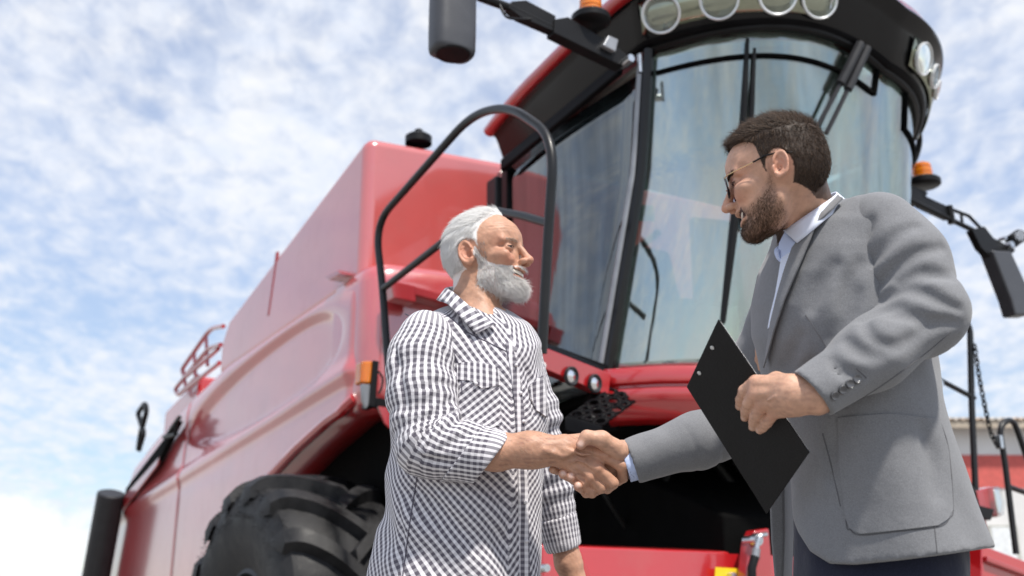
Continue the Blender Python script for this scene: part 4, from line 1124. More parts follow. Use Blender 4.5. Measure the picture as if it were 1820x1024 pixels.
# ================================================================ shared builders for the men
def blob(c, r, n=16, m=10, axes=None):
    th = np.linspace(0, 2 * math.pi, n, endpoint=False); ph = np.linspace(-math.pi / 2, math.pi / 2, m)
    V = np.stack([np.cos(ph)[:, None] * np.cos(th), np.cos(ph)[:, None] * np.sin(th), np.repeat(np.sin(ph)[:, None], n, 1)], -1).reshape(-1, 3) * r
    if axes is not None: V = V @ axes
    F = [(i * n + j, i * n + (j + 1) % n, (i + 1) * n + (j + 1) % n, (i + 1) * n + j) for i in range(m - 1) for j in range(n)]
    return V + A_(c, float), A_(F)
def face_bits(P, fr, o):
    fl = fr['frm']; s = fr['s']
    for sg in (1, -1):
        c = A_([7.02, sg * 3.15, -.05]) / 100
        v, f = blob(fl(c), .0112 * s); np_mesh('eye', v, f, M['eye'], P)
        look = A_([.92, sg * .0 + .22, .05]); look /= ln(look[None])[0]
        v, f = blob(fl(c + look * .0066), .0058 * s); np_mesh('iris', v, f, M['iris'], P)
    for sg in (1, -1):                                           # lashes and lid line
        for zz_, r0 in ((.26, .10), (-.34, .04)):
            pts = [fl(A_([8.36 - .055 * (t_ * 2.2) ** 2 - .18 * t_, sg * (3.15 + t_), zz_ * (1 - (t_ / 1.35) ** 2) - .06]) / 100) for t_ in np.linspace(-.95, 1.3, 10)]
            w = [Vector(x - parent_origin(P)) for x in map(Vector, to_world(A_(pts)))]
            MB().tube(w, [r0 * .006, r0 * .011, r0 * .011, r0 * .005], 6).build('eyelashes', M['lash'], P)
    my = o.get('mouth', -6.35)
    yy = np.linspace(-2.75, 2.75, 25)
    rows = []
    h_ = .52 * o.get('open', 1)
    for dz in (-h_ * .35, -h_ * .05, h_ * .5, h_ * 1.05):
        z = my + dz + .085 * yy * yy
        rows.append(np.stack([8.55 - .12 * yy * yy - .05 * np.abs(np.sin(yy * 3.6)) - .10 * abs(dz), yy, z], -1))
    V = np.concatenate(rows) / 100; n = 25
    F = [(i * n + j, i * n + j + 1, (i + 1) * n + j + 1, (i + 1) * n + j) for i in range(3) for j in range(n - 1)]
    np_mesh('teeth', fl(V), F, M['teeth'], P, solid=.002)
def head_attrs(V, fr, o):
    L = fr['to'](V) * 100; x, y, z = L[:, 0], np.abs(L[:, 1]), L[:, 2]
    g = lambda cx, cy, cz, r: np.exp(-(((x - cx) / r) ** 2 + ((y - cy) / r) ** 2 + ((z - cz) / r) ** 2))
    my = o.get('mouth', -6.35)
    fl = .55 * g(7.2, 4.2, -3.0, 1.8) + .5 * g(11, 0, -3.2, 1.5) + .5 * g(-1.8, 7.8, -.6, 2.6) + .25 * g(6, 5.5, 1, 2)
    zz = z - .085 * y * y
    op = .52 * o.get('open', 1); az = np.abs(zz - my)
    lip = ((az > op * .9) & (az < op + .62) & (y < 2.9) & (x > 7.2) & (x < 10.2)) * o.get('lipc', .4)
    o['cav'] = ((az < op * 1.02) & (y < 3.05) & (x > 5.5) & (x < 8.75 - .10 * y * y)).astype(float)
    fan = np.arctan2(z + .1, y - 2.2)
    cr = np.clip(np.sin(fan * 16) - .35, 0, 1) * np.exp(-((x - 6.0) / 1.3) ** 2 - ((z + .2) / 1.6) ** 2) * (y > 3.9) + np.clip(np.sin(z * 7.5 + .4 * y) - .5, 0, 1) * np.exp(-((z - 5.2) / 1.4) ** 2) * (x > 4) * .8
    cr = cr + 1.2 * np.exp(-((z + 1.3 - .12 * (y - 3)) / .22) ** 2) * (x > 6) * (y > 1.8) * (y < 4.6) * .5        # shade line of the pouch under the eye
    o['cr'] = np.clip(cr * .6 * o.get('wr', 0), 0, .6)  # shade in the wrinkles, darkened into the skin colour
    return np.clip(np.maximum(fl, lip), 0, 1), L
def grow(name, P, mat, V, Q, w, n, fr, comb, length, r, rng, base=None, f=None, **k):
    pts = sample_faces(V, Q, w, n, rng)
    N = grad(f, pts)
    L = fr['to'](pts) * 100
    D = fr['vec'](comb(L)); le = length(L) if callable(length) else length
    v, q, rn = strands(pts, N, D, le, r, rng, **k)
    if base is not None:
        b, bf = base
        q = np.concatenate([q, bf + len(v)]); v = np.concatenate([v, b]); rn = np.concatenate([rn, np.full(len(b), .75 if 'white' in mat.name else .3)])
    return np_mesh(name, v, q, mat, P, {'rnd': rn})
def cut(V, Q, keep):
    q = Q[keep[Q].all(1)]; u = np.unique(q); m = np.zeros(len(V), int); m[u] = np.arange(len(u))
    return V[u], m[q]
def polyline_uv(P, pts):
    pts = A_([list(q) for q in curve([Vector(p) for p in pts], 8)]); best = np.full(len(P), 1e9); T = np.zeros(len(P)); Ax = np.zeros(len(P)); acc = 0
    for a, b in zip(pts[:-1], pts[1:]):
        ab = b - a; l = math.sqrt(ab @ ab); t = np.clip(((P - a) @ ab) / (l * l), 0, 1); r = P - a - t[:, None] * ab; d = ln(r)
        nrm = A_([-ab[1], ab[0], 0]); nrm /= math.sqrt(nrm @ nrm); bi = np.cross(ab / l, nrm)
        ang = np.arctan2(r @ nrm, -(r @ bi) * np.sign(bi[2]))
        m = d < best; best = np.where(m, d, best); T = np.where(m, acc + t * l, T); Ax = np.where(m, ang, Ax); acc += l
    return T, Ax
def plane(P, c, n):
    n = A_(n, float); n = n / math.sqrt(n @ n); return (P - A_(c, float)) @ n
def ground_legs(P, o, name, mat, shoe, hips, feet, rk=(.080, .062, .058)):
    """trousers and shoes down to the ground (below the picture): hips and feet in world coordinates"""
    f = None
    C = lambda w: (A_(w, float) - CAM0) @ CAMR.T
    parts = []
    for h, ft in zip(hips, feet):
        kn = (A_(h) + A_(ft)) / 2 + A_([0, 0, .02])
        parts.append([C(h), C(kn), C(A_(ft) + A_([0, 0, .09]))])
    def sdf(Q):
        d = None
        for c in parts:
            e = chain(Q, c, rk, .03); d = e if d is None else smin(d, e, .05)
        m = (parts[0][0] + parts[1][0]) / 2
        d = smin(d, ell(Q, m + A_([0, .02, 0]), (.14, .13, .13)), .05)
        return d + .004 * wob(Q, .10, (1, .5, 1))
    A = np.concatenate(parts)
    v, q = mesh_sdf(sdf, A.min(0) - .2, A.max(0) + .2, .011)
    np_mesh(name, v, q, mat, P)
    for c, ft in zip(parts, feet):
        m = MB(); rows = []
        dirx = o['face']
        for t, w_, h_ in ((-.10, .025, .05), (-.085, .036, .085), (0, .042, .09), (.08, .046, .065), (.15, .046, .045), (.19, .035, .035), (.205, .015, .02)):
            row = []
            for k in range(12):
                a = 2 * math.pi * k / 12
                px_, py_ = ft[0] + dirx[0] * t - dirx[1] * w_ * math.cos(a), ft[1] + dirx[1] * t + dirx[0] * w_ * math.cos(a)
                row.append(V3(px_, py_, max(0.004, h_ * (.5 + .5 * math.sin(a)))) - parent_origin(P))
            rows.append(row)
        m.grid(rows, True); m.f += [tuple(range(12)), tuple(range(72, 84))]
        m.build('shoe', shoe, P, smooth=60)

# ================================================================ the farmer
def farmer():
    rng = np.random.default_rng(11)
    base = to_world(C3(806, 1060, 2.52)); feet = [(base[0] - .05, base[1] - .16, 0.), (base[0] + .03, base[1] + .12, 0.)]
    P = empty('person', (base[0], base[1], 0))
    tag(P, 'white haired bearded man in a black and white checked shirt shaking hands', 'person')
    o = dict(face=(.8, -.6), nose=(11.3, -3.1), mouth=-6.3, wr=1.0, eye=.66, open=1.5)
    fr = head_frame(C3(862.9, 458.7, 2.72), 1.065, 1, .35, .21, R_(15))
    s = fr['s']
    K1, K2, K3, K4 = C3(1075, 810, 2.375), C3(1062, 833, 2.365), C3(1048, 847, 2.365), C3(1037, 859, 2.37)
    def hand(Q):
        w = [C3(1003, 787, 2.382), C3(1001, 797, 2.378), C3(998, 807, 2.378), C3(996, 816, 2.382)]
        d = None
        for a, k, ra, rk in zip(w, (K1, K2, K3, K4), (.017, .017, .017, .016), (.0152, .0152, .0142, .0128)):
            e = cone(Q, a, k, ra, rk); d = e if d is None else smin(d, e, .012)
        for c, r in (((K1, C3(1105.5, 829, 2.372), C3(1107, 849, 2.392), C3(1098, 856, 2.415)), (.0152, .0132, .0118, .010)),
                     ((K2, C3(1089, 859, 2.364), C3(1079, 868, 2.39), C3(1066, 862, 2.412)), (.0152, .0132, .0118, .010)),
                     ((K3, C3(1069, 867, 2.364), C3(1057, 872, 2.388), C3(1045, 866, 2.408)), (.0142, .0126, .0112, .010)),
                     ((K4, C3(1052, 876, 2.37), C3(1042, 877, 2.388), C3(1035, 870, 2.402)), (.0128, .0112, .010, .009))):
            d = smin(d, chain(Q, c, r, .003), .0022)
        d = smin(d, chain(Q, (C3(1008, 786, 2.40), C3(1045, 780, 2.425), C3(1078, 788, 2.44)), (.017, .0145, .011), .005), .008)
        for k, x, y in ((K1, 1008, 790), (K2, 1004, 799), (K3, 1000, 809), (K4, 998, 816)):        # tendons
            a = C3(x, y, 2.362); b = k - A_([0, 0, .0135])
            d = smin(d, cone(Q, a, b, .0025, .0034), .006)
        for pts in (((1002, 801, 2.352), (1020, 803, 2.349), (1034, 808, 2.351), (1050, 808, 2.352)), ((1012, 822, 2.356), (1026, 818, 2.352), (1040, 822, 2.351), (1052, 832, 2.351)),
                    ((968, 800, 2.343), (985, 806, 2.345), (1000, 812, 2.35), (1014, 806, 2.35))):
            d = smin(d, chain(Q, [C3(*p) for p in pts], (.0024, .003, .003, .002), .003), .003)
        for k in (K1, K2, K3, K4): d = smin(d, ell(Q, k - A_([0, 0, .004]), (.0125, .0125, .0125)), .005)
        return d
    def arm(Q):
        d = chain(Q, (C3(765, 792, 2.42), C3(880, 803, 2.385), C3(945, 800, 2.38), C3(1000, 801, 2.381)), (.045, .040, .0385, .033), .02)
        return d
    def far_arm(Q):
        d = chain(Q, (C3(985, 880, 2.82), C3(1010, 1000, 2.79), C3(1030, 1052, 2.77)), (.040, .033, .028), .02)
        hx = C3(1030, 1052, 2.77)
        for i, (dx, l) in enumerate(((-.028, .085), (-.010, .095), (.009, .09), (.026, .075))):
            k = hx + A_([dx + .012, -.085, .01 * i]); d = smin(d, cone(Q, hx + A_([dx * .5, -.01, 0]), k, .017, .013), .012)
            d = smin(d, chain(Q, (k, k + A_([.008, -.04, -.005]), k + A_([0, -l + .005, -.02])), (.011, .0095, .008), .003), .004)
        return smin(d, chain(Q, (hx + A_([-.02, -.02, -.01]), hx + A_([-.045, -.06, -.025]), hx + A_([-.045, -.10, -.03])), (.016, .012, .009), .004), .01)
    def neck(Q):
        d = cone(Q, C3(850, 478, 2.735), C3(846, 585, 2.665), .061, .064)
        d = smin(d, cone(Q, C3(846, 585, 2.665), C3(885, 650, 2.56), .05, .03), .03)
        a = cone(Q, C3(836, 500, 2.675), C3(884, 582, 2.60), .010, .008)              # neck muscle
        d = smin(d, a, .02)
        d = smin(d, ell(Q, C3(892, 560, 2.655), (.014, .016, .016)), .02)
        return smin(d, cone(Q, C3(770, 605, 2.58), C3(910, 625, 2.76), .045, .045), .04)
    def skin(Q):
        L = fr['to'](Q); d = head_sdf(L, o) * s
        d = smin(d, neck(Q), .018)
        d = smin(d, smin(arm(Q), hand(Q), .014), .01)
        return smin(d, far_arm(Q), .01) + .0005 * wob(Q, .010)
    def trunk(Q): return smin(cone(Q, C3(840, 620, 2.64), C3(812, 1040, 2.52), .09, .11), neck(Q), .04)
    v1, q1 = mesh_sdf(skin, C3(735, 350, 2.6) * [1, 1, 0] + A_([-.02, -1.15, 2.28]), A_([.36, .26, 2.96]), .0024)
    v2, q2 = mesh_sdf(trunk, A_([-.4, -.85, 2.3]), A_([.25, .1, 2.95]), .012)
    V, Q = join_np([(v1, q1), (v2, q2)])
    flush, L = head_attrs(V, fr, o)
    inhead = (np.abs(L).max(1) < 14)
    flush = np.where(inhead, flush, 0)
    hk = np.minimum.reduce([ln(V - k) for k in (K1, K2, K3, K4)])
    flush = np.maximum(flush, .55 * np.exp(-(hk / .013) ** 2) * (V[:, 0] > .1))
    beard = lambda L: (np.minimum.reduce([
        tab(L[:, 0], [(-1, 1.5), (.6, .8), (1.5, -1.5), (3, -3.2), (5, -4.3), (7, -4.6), (8.5, -4.4), (12, -4.5)]) - L[:, 2],   # below the cheek line
        L[:, 0] - tab(L[:, 2], [(-13, 4.5), (-10.5, 2.6), (-8, -.6), (-6, -.4), (-2, .1), (2, .1)])]))
    def lips(L):
        zz = L[:, 2] - .085 * L[:, 1] ** 2
        return (np.abs(zz - o['mouth'] + .05) < 1.05) & (np.abs(L[:, 1]) < 2.9) & (L[:, 0] > 6.9)
    hairf = lambda L: tab(L[:, 2], [(-8, -8), (-6.5, -5.6), (-4.2, -4.2), (-3.6, -2.6), (-3, .4), (0, 1.3), (2, 1.5), (4, 1.7), (6, 2.4), (8, 4.2), (9.6, 5.6), (11.6, 6.4)]) - L[:, 0]
    def ear(L): return ((L[:, 0] + 1.3) / 2.6) ** 2 + ((L[:, 2] + .7) / 3.7) ** 2 < 1
    sc = np.where(inhead & (hairf(L) > .2) & ~ear(L) & (L[:, 2] > -8), .75, 0)
    stub = np.maximum(sc, np.where(inhead & (beard(L) > .1) & ~lips(L) & (L[:, 2] > -12), .8, 0))
    vein_shade = np.where((V[:, 0] > -.03) & (V[:, 0] < .16) & (V[:, 1] < -.33), np.clip(wob(V, .010, (1, 2.2, 1)) * .7 - .15, 0, .55), 0)
    np_mesh('body', V, Q, skin_mat('weathered_skin', (.50, .272, .180), (.56, .19, .12), (.80, .75, .72)), P, {'flush': flush, 'vein_shade': np.maximum(vein_shade, o['cr'] * inhead), 'stubble': stub, 'cavity': o['cav'] * inhead, 'nail': 0 * flush})
    B = P
    face_bits(B, fr, o)
    # hair: combed-back white cap with strands
    hs = lambda Q: head_sdf(fr['to'](Q), o) * s
    def cap(Q):
        L = fr['to'](Q) * 100
        th = (.45 + .35 * np.clip((L[:, 2] - 4) / 5, 0, 1)) * np.clip(hairf(L) / 1.6, .12, 1)
        e = ((L[:, 0] + 1.3) / 2.7) ** 2 + ((L[:, 2] + .7) / 3.75) ** 2
        d = np.maximum(hs(Q) - th * .01, -hairf(L) * .01 * s + .004)
        return np.maximum(d, (1 - np.sqrt(e)) * .026) + .0012 * wob(Q, .02)
    lo, hi = fr['O'] - .17, fr['O'] + .17
    cv, cq = mesh_sdf(cap, lo, hi, .0032)
    Lc = fr['to'](cv) * 100
    out = (hs(cv) > .002)
    comb_back = lambda L: np.stack([-.9 - .0 * L[:, 0], -.12 * np.sign(L[:, 1]) * 0, np.where(L[:, 2] > 6, -.15, -1.1 - .1 * (L[:, 0] > 0))], -1)
    hm = hair_mat('white_hair', (.80, .79, .78), (1.0, 1.0, 1.0), .6)
    w = out[cq].all(1) * np.where(Lc[cq[:, 0], 2] > -9, 1.0, 0)
    grow('hair', B, hm, cv, cq, w, 11000, fr, comb_back, lambda L: np.where(L[:, 2] > 5, .026, .018), .00042, rng, base=(cv, cq), f=cap, lift=.22, jitter=.16)
    # beard, moustache, sideburns, eyebrows
    bm = inhead & (beard(L) > 0) & ~lips(L) & (L[:, 2] > -12.5) & (L[:, 0] > -.6)
    wq = bm[Q].all(1).astype(float) * (1 + 1.0 * (L[Q[:, 0], 0] > 4))
    comb_b = lambda L: np.stack([.35 * (L[:, 0] > 4) + .05, .0 * L[:, 1] + .25 * np.sign(L[:, 1]) * (L[:, 2] > -5.5) * (L[:, 0] > 6), -1.0 + .0 * L[:, 0]], -1)
    bl = lambda L: np.where((L[:, 2] < -8) & (L[:, 0] > 3), .026, np.where((L[:, 2] > -5.4) & (L[:, 0] > 6), .013, np.where(L[:, 2] < -5, .017, .009)))
    mixm = hair_mat('grey_white_beard', (.78, .75, .73), (1.0, 1.0, 1.0), .6)
    lr = (np.abs(L[:, 2] - .085 * L[:, 1] ** 2 - o['mouth']) < 1.05) & (np.abs(L[:, 1]) < 2.9) & (L[:, 0] > 6.5) & (L[:, 2] > o['mouth'] - .3)
    wq = wq * np.where(lr[Q].any(1), .0, 1)
    sb = inhead & (L[:, 0] > .3) & (L[:, 0] < 3.0) & (L[:, 2] > -3.6) & (L[:, 2] < 1.6) & (np.abs(L[:, 1]) > 4)
    grow('sideburns', B, hair_mat('dark_grey_sideburn', (.03, .028, .028), (.5, .48, .46)), V, Q, sb[Q].all(1).astype(float), 200, fr, lambda L: np.tile([.25, 0., -1.], (len(L), 1)), .012, .00042, rng, f=skin, lift=.4)
    grow('beard', B, mixm, V, Q, wq, 9000, fr, comb_b, bl, .0005, rng, f=skin, lift=.6, jitter=.36)
    eb = inhead & (np.abs(L[:, 2] - 1.75 + .10 * np.abs(np.abs(L[:, 1]) - 3)) < .42) & (np.abs(L[:, 1]) > 1.2) & (np.abs(L[:, 1]) < 5.0) & (L[:, 0] > 5.5)
    grow('eyebrows', B, hair_mat('grey_brow', (.35, .27, .20), (.70, .62, .55)), V, Q, eb[Q].all(1).astype(float), 260, fr, lambda L: np.stack([-.4 + 0 * L[:, 0], np.sign(L[:, 1]), .1 + 0 * L[:, 0]], -1), .007, .00032, rng, f=skin, lift=.5)
    # forearm hair
    fa = (V[:, 0] > -.04) & (V[:, 0] < .10) & (V[:, 1] < -.30) & (V[:, 1] > -.43)
    grow('arm_hair', B, hair_mat('arm_hair', (.30, .20, .12), (.55, .45, .35)), V, Q, fa[Q].all(1).astype(float), 700, dict(fr, vec=lambda x: x), lambda L: np.tile([.8, -.5, 0.], (len(L), 1)), .008, .00018, rng, f=skin, lift=.35, jitter=.4)

    # ---- checked shirt
    tl = [(842, 538, 2.685, .060, .062), (838, 556, 2.68, .105, .082), (834, 575, 2.672, .148, .108), (831, 612, 2.655, .185, .145), (832, 680, 2.63, .193, .165), (833, 760, 2.60, .190, .172),
          (829, 860, 2.57, .187, .172), (819, 950, 2.54, .193, .176), (808, 1030, 2.51, .204, .18), (798, 1090, 2.49, .208, .184)]
    def torso_raw(Q): return estack(Q, tl)
    def torso(Q):
        d, ang = torso_raw(Q)
        y = Q[:, 1]; x = Q[:, 0]
        lowr = np.clip((-.30 - y) / .3, 0, 1)
        fold = .0065 * np.sin((x * .75 + y * 1.0) / .026 + 1.5 * wob(Q, .2)) * np.exp(-((y + .47) / .16) ** 2) * (ang < .6)
        fold = fold + .006 * np.sin(ang * 7 + 2.0 * y / .3 + wob(Q, .25)) * lowr
        ch = .004 * np.sin((x * .8 - y * .9) / .03 + wob(Q, .15)) * np.exp(-((y + .16) / .10) ** 2)
        d = smin(d, cone(Q, C3(760, 604, 2.55), C3(915, 628, 2.80), .062, .058), .05)
        d = d + fold + ch + .003 * wob(Q, .07)
        return carve(d, Q, tlines, .006, .012) if tlines else d
    tlines = []
    tlines = creases(torso, [[(735, 865), (790, 905), (850, 985)], [(760, 862), (840, 900), (890, 960)], [(705, 900), (715, 960), (705, 1020)], [(845, 860), (885, 885), (905, 940)], [(815, 650), (812, 690), (818, 740)], [(862, 590), (880, 640), (890, 700)], [(930, 640), (945, 690), (950, 740)]], 2.1, 3.0)
    tv, tq = mesh_sdf(torso, A_([-.42, -.86, 2.2]), A_([.26, .02, 3.0]), .0062)
    def weave_t(V):
        d, ang = torso_raw(V)
        u = (ang - .60) * .185; vv = V[:, 1] * 1.02 + .02 * wob(V, .3)
        u = u + .012 * wob(V, .16)
        yoke = V[:, 1] > -.03                                     # shoulder yoke is cut on the straight
        a = np.where(yoke, .12, .80) + .12 * wob(V, .35)
        uu = -np.abs(u)
        return np.stack([uu * np.cos(a) + vv * np.sin(a), -uu * np.sin(a) + vv * np.cos(a), 0 * u], -1)
    S = np_mesh('shirt', tv, tq, M['check'], P, {'weave': weave_t(tv)})
    def sleeve(name, pts, rs, cutc, cutn, skinr, cuffw, foldc, h=.005, cl=()):
        cp = [C3(*p) for p in pts]
        def base(Q): return chain(Q, cp, rs, .04)
        lines = creases(base, cl, 2.1, 3.0)
        def f(Q):
            T, Ag = polyline_uv(Q, cp)
            d = base(Q)
            for (tc, wd, am, per, tw) in foldc:
                d = d + am * np.sin((T - tc) / per * 6.283 + tw * np.sin(Ag + .6) + 1.0 * wob(Q, .12)) * np.exp(-((T - tc) / wd) ** 2)
            d = d + .003 * wob(Q, .06)
            d = carve(d, Q, lines, .0075, .012)
            d = smax(d, plane(Q, cutc, cutn), .004)
            return smax(d, -(cone(Q, cp[-2] * .35 + cp[-1] * .65, cp[-1] + (cp[-1] - cp[-2]) * .8, skinr, skinr)), .003)
        lo = np.min(cp, 0) - .12; hi = np.max(cp, 0) + .12
        v, q = mesh_sdf(f, lo, hi, h)
        T, Ag = polyline_uv(v, cp)
        w = np.stack([Ag * .068, T * 1.0, 0 * T], -1)
        sl = np_mesh('sleeve', v, q, M['check'], S, {'weave': w})
        n = A_(cutn, float); n = n / math.sqrt(n @ n)
        def g(Q):
            d = base(Q) - .004 + .002 * wob(Q, .05)
            d = smax(smax(d, plane(Q, A_(cutc) + n * .003, n), .003), -plane(Q, A_(cutc) - n * cuffw, n), .004)
            return smax(d, -(cone(Q, cp[-2] * .35 + cp[-1] * .65, cp[-1] + (cp[-1] - cp[-2]) * .8, skinr, skinr)), .003)
        v, q = mesh_sdf(g, lo, hi, h * .8)
        T, Ag = polyline_uv(v, cp)
        np_mesh('cuff', v, q, M['check'], S, {'weave': np.stack([Ag * .070 + .004, T * 1.0 + .006, 0 * T], -1)})
    sleeve('sleeve', [(757, 600, 2.55), (749, 640, 2.51), (750, 700, 2.465), (764, 786, 2.42), (874, 813, 2.386)], [.066, .072, .075, .072, .061], C3(874, 812, 2.386), (.79, -.61, -.05), .049, .058,
           [(.235, .055, .004, .046, 1.4), (.10, .08, .003, .07, 1.8)], cl=[[(806, 709), (786, 723), (756, 749), (740, 772)], [(803, 728), (770, 755), (746, 786), (736, 806)], [(833, 738), (793, 761), (760, 796)], [(786, 696), (760, 716), (730, 733)], [(743, 814), (776, 820), (819, 822)], [(773, 600), (793, 630), (806, 670)], [(703, 620), (713, 686), (722, 730)], [(812, 690), (780, 680), (750, 690)], [(846, 766), (810, 784), (780, 800)]])
    sleeve('sleeve', [(925, 636, 2.86), (950, 740, 2.845), (976, 860, 2.825), (998, 962, 2.80)], [.060, .060, .057, .046], C3(993, 976, 2.80), (.28, -.96, -.05), .037, .085,
           [(.20, .08, .005, .05, 1.0), (.33, .08, .005, .05, 1.5)])
    # collar
    rows = [[(882, 577, 2.555), (850, 556, 2.575), (812, 524, 2.63), (800, 512, 2.72), (845, 512, 2.83), (888, 548, 2.75), (890, 576, 2.62)],
            [(880, 575, 2.545), (846, 553, 2.562), (807, 520, 2.62), (793, 511, 2.72), (848, 510, 2.845), (895, 550, 2.765), (896, 577, 2.61)],
            [(847, 593, 2.522), (826, 570, 2.53), (797, 541, 2.58), (778, 532, 2.72), (850, 535, 2.875), (917, 572, 2.78), (916, 610, 2.60)]]
    v, f, ij = strip_loft('collar', rows, None, None, 8)
    np_mesh('collar', v, f, M['check'], S, {'weave': np.stack([ij[:, 1] * .0062, ij[:, 0] * .0052, 0 * ij[:, 0]], -1) @ np.array([[.94, .34, 0], [-.34, .94, 0], [0, 0, 1]])}, solid=.003)
    # placket, pocket flaps, snaps
    def lay(name, rows, off, th, weave, n=12, m=12, mat=None, label=None):
        p, F, N, G = patch(torso, rows, 2.25, 2.95, off, n, m)
        q, FF = slabify(p, F, N, n, m, th)
        G2 = np.concatenate([G, G])
        o_ = np_mesh(name, q, FF, mat or M['check'], S, {'weave': weave(G2)}, smooth=40)
        return o_
    sc_ = 2.55 / FPX
    lay('placket', [[(898, 612), (909, 612)], [(907, 660), (921, 660)], [(914, 720), (929, 720)], [(919, 800), (934, 800)], [(921, 900), (937, 900)], [(923, 1020), (940, 1020)], [(924, 1070), (941, 1070)]], .004, .005,
        lambda G: np.stack([(G[:, 0] - 905) * sc_ * .8, G[:, 1] * sc_, 0 * G[:, 0]], -1), 6, 60)
    lay('pocket_flap', [[(810, 646), (850, 644), (888, 656)], [(812, 660), (850, 660), (888, 670)], [(812, 676), (836, 677), (857, 691), (888, 685)]], .005, .004,
        lambda G: np.stack([(G[:, 0]) * sc_ * .98, (G[:, 1] - .15 * G[:, 0]) * sc_, 0 * G[:, 0]], -1), 16, 10)
    lay('pocket_flap', [[(938, 688), (962, 668)], [(942, 712), (966, 694)], [(952, 730), (970, 742)]], .005, .004,
        lambda G: np.stack([(G[:, 0]) * sc_, (G[:, 1] + .3 * G[:, 0]) * sc_, 0 * G[:, 0]], -1), 10, 10)
    lay('pocket', [[(813, 668), (850, 668), (888, 676)], [(814, 720), (850, 722), (890, 728)], [(816, 758), (850, 766), (890, 756)]], .002, .002,
        lambda G: np.stack([(G[:, 0] * .62 + G[:, 1] * .78) * sc_, (G[:, 1] * .62 - G[:, 0] * .78) * sc_, 0 * G[:, 0]], -1), 14, 14)
    for (x, y) in ((846, 683), (915, 650), (923, 700), (928, 750), (931, 893), (933, 962)):
        p = trace(torso, [(x, y)], 2.25, 2.95)[0]; N = grad(torso, p[None], .004)[0]
        v, f = blob(p + N * .006, .0046, 12, 8); np_mesh('snap_button', v, f, M['pearl'], S)
    # seams
    def seam(pts, r=.0013, mat=None):
        g = trace(torso, A_([list(c) for c in curve([Vector((x, y, 0)) for x, y in pts], 10)])[:, :2], 2.25, 2.95); N = grad(torso, g, .004)
        w = to_world(g + N * .0008) - A_(list(P.location)); MB().tube([Vector(x) for x in w], r, 6).build('seam', mat or M['seamdark'], S)
    M['seamdark'] = simple('stitched_seam', (.10, .09, .12), .9)
    seam([(720, 558), (770, 585), (812, 640), (822, 700)], .0016); seam([(795, 560), (830, 590), (870, 610), (900, 625)]); seam([(742, 845), (730, 920), (714, 1040)])
    # trousers and shoes below the frame
    hips = [(base[0] - .045, base[1] - .02, .84), (base[0] + .06, base[1] + .07, .84)]
    ground_legs(P, o, 'trousers', M['denim'], M['leather'], hips, feet)
farmer()
